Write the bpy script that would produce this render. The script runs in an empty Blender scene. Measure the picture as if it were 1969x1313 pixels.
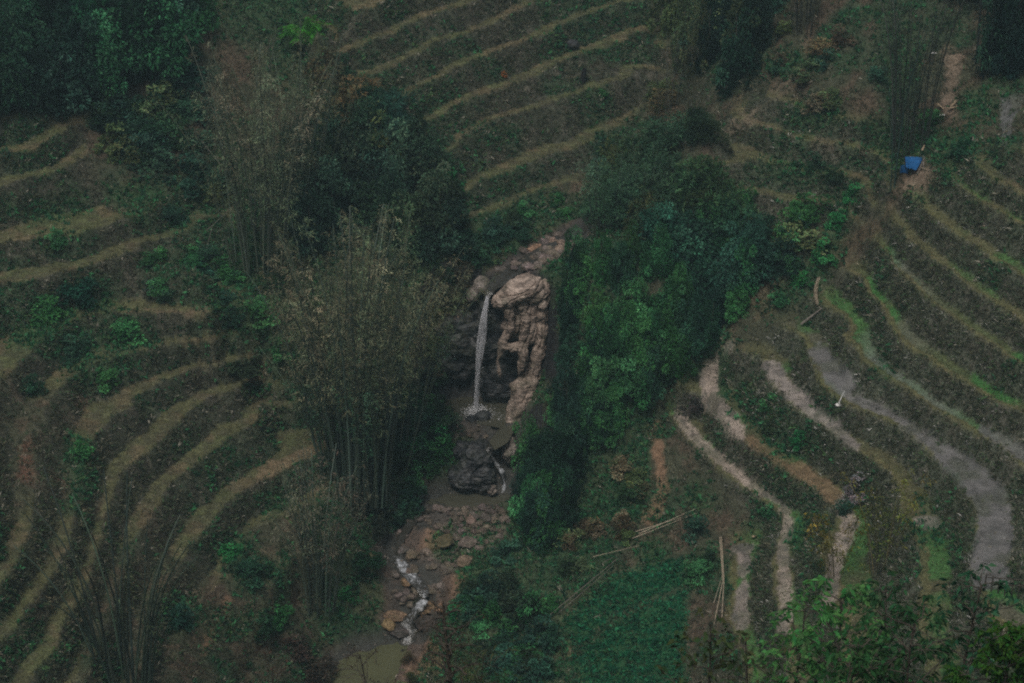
import bpy, bmesh, math, random
import numpy as np
from mathutils import Vector, Matrix, noise as mnoise

R = math.radians
rng = np.random.default_rng(7)
random.seed(7)
scene = bpy.context.scene
COL = scene.collection

# ------------------------------------------------------------------ camera, sky, sun, exposure
PITCH, HFOV, CZ = 28.0, 24.0, 75.0
F = 984.5 / math.tan(R(HFOV / 2))
cam_d = bpy.data.cameras.new("camera"); cam = bpy.data.objects.new("camera", cam_d); COL.objects.link(cam)
cam.location = (0, 0, CZ); cam.rotation_euler = (R(90 - PITCH), 0, 0)
cam_d.sensor_width = 36; cam_d.lens = 18 / math.tan(R(HFOV / 2)); cam_d.clip_start = 0.5; cam_d.clip_end = 3000
scene.camera = cam
SUN_EL, SUN_ROT = 62, 200
world = bpy.data.worlds.new("World"); scene.world = world; world.use_nodes = True
wn = world.node_tree.nodes; wl = world.node_tree.links
sky = wn.new('ShaderNodeTexSky'); sky.sky_type = 'NISHITA'; sky.sun_disc = False
sky.sun_elevation = R(SUN_EL); sky.sun_rotation = R(SUN_ROT); sky.dust_density = 4.0; sky.air_density = 1.0; sky.ozone_density = 1.0
wn['Background'].inputs[1].default_value = 0.085
hs = wn.new('ShaderNodeHueSaturation'); hs.inputs['Saturation'].default_value = .45  # thin overcast
wl.new(sky.outputs[0], hs.inputs['Color']); wl.new(hs.outputs[0], wn['Background'].inputs[0])
sun_d = bpy.data.lights.new("sun", 'SUN'); sun = bpy.data.objects.new("sun", sun_d); COL.objects.link(sun)
sun_d.energy = 1.5; sun_d.angle = R(11); sun_d.color = (1, .95, .88)
_a, _e = R(SUN_ROT), R(SUN_EL)
_sd = Vector((math.sin(_a) * math.cos(_e), math.cos(_a) * math.cos(_e), math.sin(_e)))
sun.rotation_euler = _sd.to_track_quat('Z', 'Y').to_euler()
sun.location = _sd * 200
vs = scene.view_settings
vs.view_transform = 'Standard'; vs.look = 'None'; vs.gamma = 1; vs.use_curve_mapping = False
vs.exposure = 0.2
scene.render.engine = 'CYCLES'
cy = scene.cycles
cy.max_bounces = 5; cy.diffuse_bounces = 3; cy.glossy_bounces = 2; cy.transmission_bounces = 2; cy.transparent_max_bounces = 4
cy.volume_bounces = 0; cy.use_denoising = False; cy.filter_width = 2.1
try: cy.denoiser = 'OPENIMAGEDENOISE'
except Exception: pass
cy.caustics_reflective = False; cy.caustics_refractive = False

# ------------------------------------------------------------------ helpers: picture rays, noise, masks
SP, CP = math.sin(R(PITCH)), math.cos(R(PITCH))
def ray(u, v):
    a = (np.asarray(u, float) - 984.5) / F; b = (656.5 - np.asarray(v, float)) / F
    return np.stack([a, CP + b * SP, -SP + b * CP], -1)
def on_plane(u, v, z):
    d = ray(u, v); t = (z - CZ) / d[..., 2]
    return d * t[..., None] + np.array([0, 0, CZ])
def at_dist(u, v, D):
    d = ray(u, v); t = D / d[..., 1]
    return d * np.asarray(t)[..., None] + np.array([0, 0, CZ])
def to_px(x, y, z):
    zz = z - CZ
    f = np.maximum(y * CP - zz * SP, 1e-3); up = y * SP + zz * CP
    return 984.5 + F * x / f, 656.5 - F * up / f
_lat = {}
def vnoise(x, y, s, seed=0):
    if seed not in _lat: _lat[seed] = np.random.default_rng(1000 + seed).random((128, 128)).astype(np.float32)
    L = _lat[seed]; X = x / s; Y = y / s
    ix = np.floor(X).astype(int); iy = np.floor(Y).astype(int); fx = X - ix; fy = Y - iy
    fx = fx * fx * (3 - 2 * fx); fy = fy * fy * (3 - 2 * fy)
    a = L[ix % 128, iy % 128]; b = L[(ix + 1) % 128, iy % 128]; c = L[ix % 128, (iy + 1) % 128]; d = L[(ix + 1) % 128, (iy + 1) % 128]
    return (a * (1 - fx) + b * fx) * (1 - fy) + (c * (1 - fx) + d * fx) * fy
def fbm(x, y, s, o=3, seed=0):
    r = 0; w = 0
    for i in range(o):
        r = r + vnoise(x, y, s / 2 ** i, seed + i * 7) * .5 ** i; w += .5 ** i
    return r / w
MX0, MY0, MS, MW, MH = -900, -500, 4, 960, 600
_gy, _gx = np.mgrid[0:MH, 0:MW]; _gx = _gx * MS + MX0; _gy = _gy * MS + MY0
def poly_mask(polys, blur=8):
    m = np.zeros((MH, MW), np.float32)
    for P in polys:
        P = np.array(P, float); ins = np.zeros((MH, MW), bool)
        x0, y0 = P[-1]
        for x1, y1 in P:
            if y0 != y1:
                c = ((y1 > _gy) != (y0 > _gy)) & (_gx < (x0 - x1) * (_gy - y1) / (y0 - y1) + x1)
                ins ^= c
            x0, y0 = x1, y1
        m = np.maximum(m, ins)
    n = max(1, int(blur / MS))
    for ax in (0, 1):
        for _ in range(2):
            p = np.pad(m, [(n, n) if a == ax else (0, 0) for a in (0, 1)], mode='edge')
            c = np.cumsum(p, ax); c = np.concatenate([np.zeros_like(np.take(c, [0], ax)), c], ax)
            k = 2 * n + 1; N = m.shape[ax]
            m = (np.take(c, range(k, k + N), ax) - np.take(c, range(0, N), ax)) / k
    return m
def samp(m, u, v):
    i = np.clip(((v - MY0) / MS).astype(int), 0, MH - 1); j = np.clip(((u - MX0) / MS).astype(int), 0, MW - 1)
    return m[i, j]
def blobs(lst):
    out = []
    for u, v, ru, rv in lst:
        t = np.linspace(0, 2 * math.pi, 14, endpoint=False); k = rng.uniform(.75, 1.2, 14)
        out.append(np.stack([u + ru * np.cos(t) * k, v + rv * np.sin(t) * k], -1))
    return out
def strip(pts, w):
    P = np.array(pts, float); T = np.gradient(P, axis=0); N = np.stack([-T[:, 1], T[:, 0]], -1)
    N /= np.linalg.norm(N, axis=1)[:, None] + 1e-9; w = np.broadcast_to(w, len(P))[:, None] / 2
    return np.concatenate([P + N * w, (P - N * w)[::-1]])

# ------------------------------------------------------------------ helpers: meshes, objects
def mesh_np(name, V, Fq, mat=None, col=None, smooth=False, extra=None):
    me = bpy.data.meshes.new(name); V = np.ascontiguousarray(V, np.float32); Fq = np.ascontiguousarray(Fq, np.int32)
    k = Fq.shape[1]; nf = len(Fq)
    me.vertices.add(len(V)); me.vertices.foreach_set('co', V.ravel())
    me.loops.add(nf * k); me.loops.foreach_set('vertex_index', Fq.ravel())
    me.polygons.add(nf); me.polygons.foreach_set('loop_start', np.arange(0, nf * k, k, dtype=np.int32))
    if smooth: me.polygons.foreach_set('use_smooth', np.ones(nf, bool))
    if col is not None:
        c = np.ones((len(V), 4), np.float32); c[:, :3] = col
        a = me.attributes.new('Col', 'FLOAT_COLOR', 'POINT'); a.data.foreach_set('color', c.ravel())
    for n_, arr in (extra or {}).items():
        a = me.attributes.new(n_, 'FLOAT', 'POINT'); a.data.foreach_set('value', np.ascontiguousarray(arr, np.float32))
    me.update(calc_edges=True)
    if mat: me.materials.append(mat)
    return me
class MB:
    """collects quads"""
    def __init__(s): s.V = []; s.F = []; s.C = []; s.n = 0
    def add(s, V, Fq, c=(1, 1, 1)):
        s.V.append(np.asarray(V, float)); s.F.append(np.asarray(Fq) + s.n); s.n += len(V)
        s.C.append(np.broadcast_to(np.asarray(c, float), (len(V), 3)))
    def tube(s, P, r, sides=6, c=(1, 1, 1), cap=True):
        P = np.asarray(P, float); n = len(P); r = np.broadcast_to(r, n)
        T = np.gradient(P, axis=0); T /= np.linalg.norm(T, axis=1)[:, None] + 1e-9
        ref = np.array([0, 0, 1.]) if abs(T[0, 2]) < .8 else np.array([1., 0, 0])
        A = np.cross(T, ref); A /= np.linalg.norm(A, axis=1)[:, None] + 1e-9; B = np.cross(T, A)
        th = np.linspace(0, 2 * math.pi, sides, endpoint=False)
        V = P[:, None] + r[:, None, None] * (A[:, None] * np.cos(th)[None, :, None] + B[:, None] * np.sin(th)[None, :, None])
        V = V.reshape(-1, 3); i = np.arange(n - 1)[:, None] * sides; j = np.arange(sides)[None]; j2 = (j + 1) % sides
        Q = np.stack([i + j, i + j2, i + sides + j2, i + sides + j], -1).reshape(-1, 4)
        s.add(V, Q, c)
    def box(s, M, sx, sy, sz, c=(1, 1, 1)):
        V = np.array([[a, b, d] for a in (-.5, .5) for b in (-.5, .5) for d in (-.5, .5)]) * [sx, sy, sz]
        M = np.array(M); V = V @ M[:3, :3].T + M[:3, 3]
        s.add(V, [[0, 1, 3, 2], [4, 6, 7, 5], [0, 4, 5, 1], [2, 3, 7, 6], [0, 2, 6, 4], [1, 5, 7, 3]], c)
    def leaves(s, P, D, L, W, c, droop=0):
        n = len(P); D = D / (np.linalg.norm(D, axis=1)[:, None] + 1e-9)
        S = np.cross(D, rng.normal(size=(n, 3))); S /= np.linalg.norm(S, axis=1)[:, None] + 1e-9
        L = np.broadcast_to(L, n)[:, None]; W = np.broadcast_to(W, n)[:, None]
        dz = np.zeros((n, 3)); dz[:, 2] = -droop
        V = np.stack([P, P + D * L * .45 + S * W / 2, P + D * L + dz * L, P + D * L * .45 - S * W / 2], 1).reshape(-1, 3)
        Q = np.arange(n * 4).reshape(-1, 4)
        s.add(V, Q, np.repeat(np.broadcast_to(c, (n, 3)), 4, 0))
    def mesh(s, name, mat, smooth=False):
        return mesh_np(name, np.concatenate(s.V), np.concatenate(s.F), mat, np.concatenate(s.C), smooth)
def obj(name, me, parent=None, loc=None, color=None):
    o = bpy.data.objects.new(name, me); COL.objects.link(o)
    if parent: o.parent = parent
    if loc is not None: o.location = loc
    if color is not None: o.color = (*color, 1)
    return o
def tag(o, label, cat, group=None):
    o['label'] = label; o['category'] = cat
    if group: o['group'] = group
    return o
def kind(o, k): o['kind'] = k; return o
def thing(name, label, cat, loc, rz=0, group=None):
    o = obj(name, None, loc=loc); o.rotation_euler = (0, 0, rz); o.empty_display_size = .3
    return tag(o, label, cat, group)

# ------------------------------------------------------------------ materials
def new_mat(name):
    m = bpy.data.materials.new(name); m.use_nodes = True; nt = m.node_tree
    return m, nt.nodes, nt.links, nt.nodes['Principled BSDF']
def node_mix(n, l, a, b, fac, mode='MIX'):
    x = n.new('ShaderNodeMix'); x.data_type = 'RGBA'; x.blend_type = mode
    for s, val in ((x.inputs[6], a), (x.inputs[7], b), (x.inputs[0], fac)):
        if hasattr(val, 'is_linked'): l.new(val, s)
        elif isinstance(val, (tuple, list)): s.default_value = (*val[:3], 1)
        else: s.default_value = val
    return x.outputs[2]
def node_noise(n, l, scale, detail=4, coord='Object', rough=.6):
    tc = n.new('ShaderNodeTexCoord'); t = n.new('ShaderNodeTexNoise'); t.inputs['Scale'].default_value = scale
    t.inputs['Detail'].default_value = detail; t.inputs['Roughness'].default_value = rough
    l.new(tc.outputs[coord], t.inputs['Vector']); return t.outputs['Fac']
def ramp(n, l, fac, stops):
    r = n.new('ShaderNodeValToRGB'); e = r.color_ramp.elements
    while len(e) < len(stops): e.new(.5)
    for k, (p, c) in enumerate(stops): e[k].position = p; e[k].color = (*(c if isinstance(c, (tuple, list)) else (c, c, c)), 1)
    l.new(fac, r.inputs[0]); return r.outputs[0]
def leaf_material(name, trans=.3, objcol=True):
    m, n, l, b = new_mat(name)
    at = n.new('ShaderNodeAttribute'); at.attribute_name = 'Col'; c = at.outputs['Color']
    if objcol:
        oi = n.new('ShaderNodeObjectInfo'); c = node_mix(n, l, c, oi.outputs['Color'], 1.0, 'MULTIPLY')
    d = n.new('ShaderNodeBsdfDiffuse'); t = n.new('ShaderNodeBsdfTranslucent'); mx = n.new('ShaderNodeMixShader')
    l.new(c, d.inputs[0]); l.new(c, t.inputs[0]); mx.inputs[0].default_value = trans
    l.new(d.outputs[0], mx.inputs[1]); l.new(t.outputs[0], mx.inputs[2])
    l.new(mx.outputs[0], n['Material Output'].inputs[0]); n.remove(b); return m
M_leaf = leaf_material('leaf_material')
M_cover = leaf_material('cover_material', .2, False)
def ground_material():
    m, n, l, b = new_mat('ground_material')
    at = n.new('ShaderNodeAttribute'); at.attribute_name = 'Col'
    wt = n.new('ShaderNodeAttribute'); wt.attribute_name = 'wet'
    f1 = ramp(n, l, node_noise(n, l, 2.2, 6, rough=.75), [(.3, .45), (.5, .95), (.72, 1.7)])
    f2 = ramp(n, l, node_noise(n, l, 9, 3, rough=.7), [(.35, .6), (.5, 1.0), (.7, 1.5)])
    c = node_mix(n, l, at.outputs['Color'], f1, .8, 'MULTIPLY'); c = node_mix(n, l, c, f2, .8, 'MULTIPLY')
    c2 = node_mix(n, l, c, at.outputs['Color'], wt.outputs['Fac']); c2 = node_mix(n, l, c2, (.8, .8, .8), wt.outputs['Fac'], 'MULTIPLY')
    l.new(c2, b.inputs['Base Color'])
    mr = n.new('ShaderNodeMapRange'); mr.inputs[3].default_value = .95; mr.inputs[4].default_value = .22
    l.new(wt.outputs['Fac'], mr.inputs[0]); l.new(mr.outputs[0], b.inputs['Roughness'])
    ms = n.new('ShaderNodeMapRange'); ms.inputs[3].default_value = .05; ms.inputs[4].default_value = .6
    l.new(wt.outputs['Fac'], ms.inputs[0]); l.new(ms.outputs[0], b.inputs['Specular IOR Level'])
    bp = n.new('ShaderNodeBump'); bp.inputs['Distance'].default_value = .25; bp.inputs['Strength'].default_value = .6
    l.new(node_noise(n, l, 4, 6, rough=.7), bp.inputs['Height'])
    l.new(bp.outputs[0], b.inputs['Normal']); return m
def rock_material(name, dark, mid, light, moss=(.05, .055, .03), scale=1.0):
    m, n, l, b = new_mat(name)
    v = node_noise(n, l, 1.3 * scale, 8, rough=.7)
    c = ramp(n, l, v, [(.3, dark), (.48, mid), (.68, light)])
    g = ramp(n, l, node_noise(n, l, .8 * scale, 5), [(.46, 0.), (.62, 1.)])
    c = node_mix(n, l, c, moss, node_mix(n, l, (0, 0, 0), g, .6))
    mp = n.new('ShaderNodeMapping'); mp.inputs['Scale'].default_value = (1.5, 1.5, 7); mp.inputs['Rotation'].default_value = (.1, .5, 0)
    tc = n.new('ShaderNodeTexCoord'); l.new(tc.outputs['Object'], mp.inputs[0])
    t = n.new('ShaderNodeTexNoise'); t.inputs['Scale'].default_value = 1.2 * scale; t.inputs['Detail'].default_value = 5; l.new(mp.outputs[0], t.inputs['Vector'])
    k = ramp(n, l, t.outputs['Fac'], [(.38, .45), (.55, 1.1)])
    c = node_mix(n, l, c, k, .85, 'MULTIPLY')
    oi = n.new('ShaderNodeObjectInfo'); c = node_mix(n, l, c, oi.outputs['Color'], 1, 'MULTIPLY')
    l.new(c, b.inputs['Base Color']); b.inputs['Roughness'].default_value = .8; b.inputs['Specular IOR Level'].default_value = .25
    bp = n.new('ShaderNodeBump'); bp.inputs['Distance'].default_value = .12; bp.inputs['Strength'].default_value = .8
    l.new(t.outputs['Fac'], bp.inputs['Height']); l.new(bp.outputs[0], b.inputs['Normal']); return m
M_rock = rock_material('tan_rock_material', (.05, .042, .036), (.235, .18, .145), (.45, .36, .30))
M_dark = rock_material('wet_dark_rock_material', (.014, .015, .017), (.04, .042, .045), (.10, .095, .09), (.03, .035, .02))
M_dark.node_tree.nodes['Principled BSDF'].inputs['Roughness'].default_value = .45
M_stone = rock_material('stone_material', (.06, .05, .045), (.17, .14, .12), (.32, .28, .25), scale=2)
def plain(name, c, rough=.8, var=.4, scale=6, spec=.3):
    m, n, l, b = new_mat(name)
    f = ramp(n, l, node_noise(n, l, scale, 5), [(.3, 1 - var), (.7, 1 + var)])
    l.new(node_mix(n, l, c, f, 1, 'MULTIPLY'), b.inputs['Base Color']); b.inputs['Roughness'].default_value = rough
    b.inputs['Specular IOR Level'].default_value = spec; return m
M_wood = plain('bark_material', (.05, .042, .032)); M_pole = plain('dry_bamboo_material', (.42, .34, .25), .6)
M_tarp = plain('blue_tarp_material', (.010, .08, .22), .5, .25, 3); M_plank = plain('plank_material', (.33, .25, .16))
M_grey = plain('grey_wood_material', (.16, .14, .12)); M_white = plain('white_material', (.7, .68, .66), .7, .1)
def culm_material():
    m, n, l, b = new_mat('culm_material'); oi = n.new('ShaderNodeObjectInfo')
    f = ramp(n, l, node_noise(n, l, 3, 3), [(.3, .6), (.7, 1.4)])
    l.new(node_mix(n, l, oi.outputs['Color'], f, 1, 'MULTIPLY'), b.inputs['Base Color']); b.inputs['Roughness'].default_value = .6; return m
M_culm = culm_material()
def water_material(name, c, rough=.12, foam=0):
    m, n, l, b = new_mat(name)
    b.inputs['Roughness'].default_value = rough; b.inputs['Specular IOR Level'].default_value = .5
    if foam:
        at = n.new('ShaderNodeAttribute'); at.attribute_name = 'foam'
        nz = node_noise(n, l, 4.5, 8, rough=.85); ad = n.new('ShaderNodeMath'); ad.operation = 'ADD'
        l.new(nz, ad.inputs[0]); l.new(at.outputs['Fac'], ad.inputs[1])
        f = ramp(n, l, ad.outputs[0], [(.83, 0.), (1.12, 1.)])
        l.new(node_mix(n, l, c, (.5, .52, .55), f), b.inputs['Base Color'])
        l.new(ramp(n, l, f, [(0, rough), (1, .8)]), b.inputs['Roughness'])
    else: l.new(node_mix(n, l, c, tuple(k * .6 for k in c), node_noise(n, l, .8, 4)), b.inputs['Base Color'])
    bp = n.new('ShaderNodeBump'); bp.inputs['Distance'].default_value = .10 if foam else .03; bp.inputs['Strength'].default_value = .6
    l.new(node_noise(n, l, 5, 4), bp.inputs['Height']); l.new(bp.outputs[0], b.inputs['Normal']); return m
M_pool = water_material('pool_water_material', (.105, .108, .058), .12)
M_pool2 = water_material('clear_pool_water_material', (.078, .076, .054), .12)
M_stream = water_material('stream_water_material', (.032, .030, .024), .2, 1)
def fall_material():
    m, n, l, b = new_mat('falling_water_material')
    at = n.new('ShaderNodeAttribute'); at.attribute_name = 'Col'; n.remove(b)
    d = n.new('ShaderNodeBsdfDiffuse'); tl = n.new('ShaderNodeBsdfTranslucent'); b = n.new('ShaderNodeMixShader'); b.inputs[0].default_value = .5
    l.new(at.outputs['Color'], d.inputs[0]); l.new(at.outputs['Color'], tl.inputs[0]); l.new(d.outputs[0], b.inputs[1]); l.new(tl.outputs[0], b.inputs[2])
    tr = n.new('ShaderNodeBsdfTransparent'); mx = n.new('ShaderNodeMixShader')
    mp = n.new('ShaderNodeMapping'); mp.inputs['Scale'].default_value = (6, 6, 2.6); tc = n.new('ShaderNodeTexCoord'); l.new(tc.outputs['Object'], mp.inputs[0])
    t = n.new('ShaderNodeTexNoise'); t.inputs['Scale'].default_value = 1; t.inputs['Detail'].default_value = 4; l.new(mp.outputs[0], t.inputs['Vector'])
    l.new(ramp(n, l, t.outputs['Fac'], [(.3, .55), (.6, .98)]), mx.inputs[0])
    l.new(tr.outputs[0], mx.inputs[1]); l.new(b.outputs[0], mx.inputs[2]); l.new(mx.outputs[0], n['Material Output'].inputs[0]); return m
M_fall = fall_material()

# ------------------------------------------------------------------ terrain: contour lines read off the terraces, each at one level
ZA = [10.8, 12.0, 14.0, 15.1, 16.6, 17.8, 19.0, 20.4]
LA = [[(902, 416), (962, 396), (1019, 372), (1069, 355), (1110, 340)],
      [(918, 349), (962, 335), (1009, 315), (1069, 292), (1110, 280), (1170, 248), (1240, 220)],
      [(835, 305), (878, 278), (922, 248), (996, 218), (1056, 198), (1103, 188), (1170, 164), (1257, 137)],
      [(790, 256), (845, 218), (892, 194), (952, 178), (1002, 158), (1069, 124), (1113, 104), (1237, 60)],
      [(714, 205), (758, 194), (808, 168), (885, 127), (955, 100), (1036, 70), (1103, 37), (1190, 7)],
      [(690, 145), (744, 132), (788, 107), (835, 87), (918, 60), (979, 27), (1032, 3)],
      [(657, 100), (697, 87), (748, 64), (801, 40), (851, 23), (912, 3)],
      [(610, 58), (664, 37), (724, 7)]]
ZB = [-.6, 1.0, 2.8, 4.2, 5.6, 7.1, 8.6, 10.7, 11.9, 14.1, 15.3]
LB = [[(569, 984), (515, 998), (470, 1040), (440, 1100)],
      [(634, 858), (558, 894), (479, 937), (418, 984), (382, 1031), (353, 1070)],
      [(597, 757), (520, 785), (457, 830), (396, 872), (346, 912), (306, 966), (280, 1010)],
      [(540, 700), (479, 735), (436, 752), (375, 785), (322, 836), (250, 890), (212, 950), (190, 1040), (160, 1128), (122, 1210), (60, 1300)],
      [(440, 682), (369, 712), (302, 739), (241, 782), (180, 835), (150, 910), (138, 990), (126, 1063), (83, 1130), (0, 1230)],
      [(330, 660), (250, 685), (188, 705), (110, 745), (70, 820), (62, 900), (58, 995), (45, 1060), (0, 1121)],
      [(553, 594), (486, 592), (436, 598), (369, 605), (302, 600), (235, 603), (188, 605), (134, 622), (100, 650), (70, 667), (30, 697), (0, 728)],
      [(419, 415), (379, 440), (328, 463), (285, 470), (235, 492), (188, 508), (134, 521), (67, 541), (0, 546)],
      [(325, 382), (291, 409), (214, 432), (150, 456), (50, 461), (0, 470)],
      [(140, 314), (84, 334), (27, 352), (0, 363)],
      [(168, 231), (140, 240), (94, 270), (50, 297), (0, 298)]]
ZC = [.6, 2.5, 4.3, 6.7, 8.2, 9.7, 11.2, 13.2, 14.7, 16.2, 18.0, 19.2]
LC = [[(1400, 1049), (1404, 1090), (1405, 1128), (1400, 1197)],
      [(1288, 785), (1318, 825), (1364, 885), (1404, 915), (1433, 940), (1462, 957), (1496, 975), (1503, 998), (1500, 1020), (1490, 1042), (1490, 1074), (1488, 1128)],
      [(1350, 700), (1350, 728), (1368, 778), (1404, 817), (1462, 872), (1512, 905), (1566, 938), (1599, 966), (1614, 991), (1612, 1008), (1598, 1035), (1585, 1060)],
      [(1460, 684), (1466, 717), (1490, 748), (1537, 788), (1577, 810), (1613, 835), (1649, 868), (1690, 892), (1732, 935), (1746, 1000), (1755, 1070)],
      [(1545, 660), (1552, 700), (1580, 738), (1610, 768), (1660, 790), (1710, 812), (1764, 848), (1800, 878), (1832, 908), (1856, 938), (1876, 975), (1882, 1013), (1872, 1056), (1865, 1099)],
      [(1602, 602), (1620, 645), (1649, 680), (1685, 713), (1746, 750), (1782, 777), (1836, 804), (1872, 828), (1908, 853), (1969, 905)],
      [(1660, 537), (1685, 573), (1707, 616), (1732, 655), (1771, 685), (1815, 713), (1854, 738), (1908, 767), (1969, 799)],
      [(1710, 508), (1743, 533), (1775, 565), (1800, 596), (1851, 626), (1901, 655), (1969, 700)],
      [(1739, 447), (1764, 476), (1800, 504), (1836, 531), (1872, 557), (1915, 583), (1969, 618)],
      [(1811, 429), (1851, 459), (1901, 495), (1969, 535)],
      [(1872, 378), (1926, 407), (1969, 430)],
      [(1890, 330), (1969, 378)]]
ZD = [12.3, 13.5, 14.7, 16.0, 17.3, 18.6]
LD = [[(1420, 365), (1462, 373), (1530, 387), (1584, 394)],
      [(1400, 290), (1440, 300), (1500, 322), (1560, 335), (1640, 345)],
      [(1392, 255), (1440, 229), (1490, 250), (1548, 272), (1620, 280), (1674, 294)]]
pts = []
for Z, Ls in ((ZA, LA), (ZB, LB), (ZC, LC), (ZD[1:], LD)):
    for z, ln in zip(Z, Ls):
        P = np.array(ln, float); d = np.r_[0, np.cumsum(np.linalg.norm(np.diff(P, axis=0), axis=1))]
        n = max(3, int(d[-1] / 42)); s = np.linspace(0, d[-1], n)
        pts.append(on_plane(np.interp(s, d, P[:, 0]), np.interp(s, d, P[:, 1]), np.full(n, z)))
# water course: pixel, level, half width
STREAM_UP = [(1135, 425, 9.9, .5), (1115, 440, 9.7, .8), (1080, 465, 9.3, 1.0), (1020, 497, 8.9, .9), (968, 528, 8.5, .7), (940, 560, 8.1, .5), (934, 574, 7.75, .35)]
STREAM_MID = [(968, 815, 0, .55), (950, 850, -.15, .5), (938, 864, -.4, .35), (955, 892, -1.4, .35), (966, 905, -1.6, .4), (970, 930, -2.5, .35), (966, 950, -3, .5)]
STREAM_LOW = [(862, 962, -3.05, .5), (800, 990, -3.15, .45), (770, 1030, -3.5, .4), (766, 1075, -3.9, .45), (785, 1100, -4.2, .6), (812, 1128, -4.6, .7), (818, 1150, -4.85, .7), (800, 1168, -5.3, .55), (788, 1195, -6.2, .6), (778, 1235, -7.1, .6), (760, 1255, -7.2, .6)]
POOLS = {'waterfall': (0., [(815, 782), (850, 768), (905, 764), (985, 776), (1000, 790), (975, 812), (964, 842), (945, 855), (935, 838), (945, 816), (905, 806), (872, 812), (835, 806)]),
         'middle': (-3., [(835, 962), (860, 945), (900, 945), (945, 955), (985, 945), (990, 960), (960, 970), (920, 976), (868, 974)]),
         'lower': (-7.2, [(560, 1420), (625, 1310), (655, 1272), (695, 1250), (745, 1238), (785, 1232), (772, 1265), (758, 1310), (745, 1420)])}
loose = [(1110, 440, 9.9), (1080, 455, 9.6), (1000, 490, 9), (960, 505, 8.9), (1000, 520, 8.8), (900, 520, 8.6), (880, 540, 8.2), (860, 480, 9.6), (1060, 520, 8.9),
         (890, 822, -.1), (860, 830, .2), (980, 870, .2), (1010, 830, 1.2), (800, 830, .8), (850, 960, -2.9), (900, 990, -3.0), (960, 990, -2.9), (820, 1010, -3.3), (900, 1040, -3.5),
         (820, 1060, -3.7), (860, 1090, -4.0), (760, 1120, -4.0), (850, 1150, -4.4), (720, 1070, -2.6), (690, 1150, -4.0), (690, 1200, -5.2), (640, 1240, -6.0), (600, 1290, -6.2),
         (830, 1240, -6.5), (860, 1290, -6.8), (900, 1200, -4.6), (1000, 1313, -5), (960, 1100, -3.0), (690, 960, -1.5), (760, 980, -2.2), (640, 1060, -1.6), (610, 1170, -3.6), (520, 1170, -2.6),
         (560, 1260, -4.8), (440, 1250, -2.6), (330, 1290, -.4), (720, 880, -.2), (660, 790, 2.2), (780, 700, 3.2), (800, 600, 6.5), (700, 600, 6.6), (620, 660, 5.6),
         (1060, 640, 7.6), (1060, 760, 3.2), (1060, 900, -.6), (1040, 1020, -2.2), (1150, 600, 8.2), (1200, 720, 4.9), (1250, 850, 2.0), (1150, 850, 1.0), (1150, 1000, -1.1), (1300, 560, 9.6), (1450, 520, 10.4),
         (1380, 640, 7.4), (1300, 700, 5.6), (1250, 950, .2), (1300, 1010, .3), (1200, 1100, -1.2), (1100, 1150, -2.7), (1310, 1090, -.1), (1310, 1200, -.7), (1200, 1200, -2.0), (1100, 1250, -4.1), (1200, 1313, -3.2), (1340, 1290, -1.2),
         (1220, 480, 10.6), (1330, 430, 11.7), (1450, 440, 12.0), (1560, 470, 12.0), (1640, 420, 13.6), (1180, 400, 11.0), (1250, 300, 12.4), (1330, 170, 14.2), (1290, 80, 15.6), (1480, 150, 17.5),
         (1757, 320, 17.4), (1700, 380, 15.6), (1600, 180, 18.4), (1500, 60, 19.8), (1700, 100, 20.6), (1900, 50, 22.2), (1840, 200, 19.8), (1940, 230, 20.0), (1400, 20, 17.8),
         (640, 480, 9.4), (700, 520, 8.6), (600, 400, 11.2), (500, 500, 9.9), (600, 280, 13.4), (680, 330, 12.6), (760, 400, 11.2), (850, 420, 10.6), (600, 180, 15.4), (560, 60, 18.4), (480, 300, 13.0), (350, 200, 15.6), (350, 60, 19.0), (200, 120, 18.0), (50, 50, 20.4),
         (420, 520, 9.6), (300, 540, 10.0)]
L_ = np.array(loose); pts.append(on_plane(L_[:, 0], L_[:, 1], L_[:, 2]))
for S in (STREAM_UP[:-1], STREAM_LOW): 
    S = np.array(S); pts.append(on_plane(S[:, 0], S[:, 1], S[:, 2]))
near = []
for x in (-110, -70, -45, -25, -8, 8, 25, 45, 70, 110):
    for y, z in ((-30, 92), (-8, 75), (10, 65), (28, 51.5), (45, 38.5), (62, 26), (78, 14)): near.append((x, y, z - 1.5 - (1.2 if y > 60 else 0)))
for x in (-150, -90, -40, 0, 40, 90, 150): near += [(x, 200, 36), (x, 260, 62), (x, 330, 90)]
for y in (100, 125, 150): near += [(-70, y, 26), (-130, y, 46), (70, y, 40), (130, y, 62)]
pts.append(np.array(near, float))
PT = np.concatenate(pts)
def tps_fit(P, z, lam=2e-5):
    X = P / 50; n = len(X); d2 = ((X[:, None] - X[None]) ** 2).sum(-1)
    K = .5 * d2 * np.log(d2 + 1e-12) + lam * np.eye(n); A = np.zeros((n + 3, n + 3)); A[:n, :n] = K
    A[:n, n] = 1; A[:n, n + 1:] = X; A[n, :n] = 1; A[n + 1:, :n] = X.T
    return X, np.linalg.solve(A, np.r_[z, 0, 0, 0])
def tps_eval(mod, Q):
    X, w = mod; Q = Q / 50; out = np.empty(len(Q))
    for i in range(0, len(Q), 4000):
        q = Q[i:i + 4000]; d2 = ((q[:, None] - X[None]) ** 2).sum(-1)
        out[i:i + 4000] = (.5 * d2 * np.log(d2 + 1e-12)) @ w[:-3] + w[-3] + q @ w[-2:]
    return out
TPS = tps_fit(PT[:, :2], PT[:, 2])
STEP = .14
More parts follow.
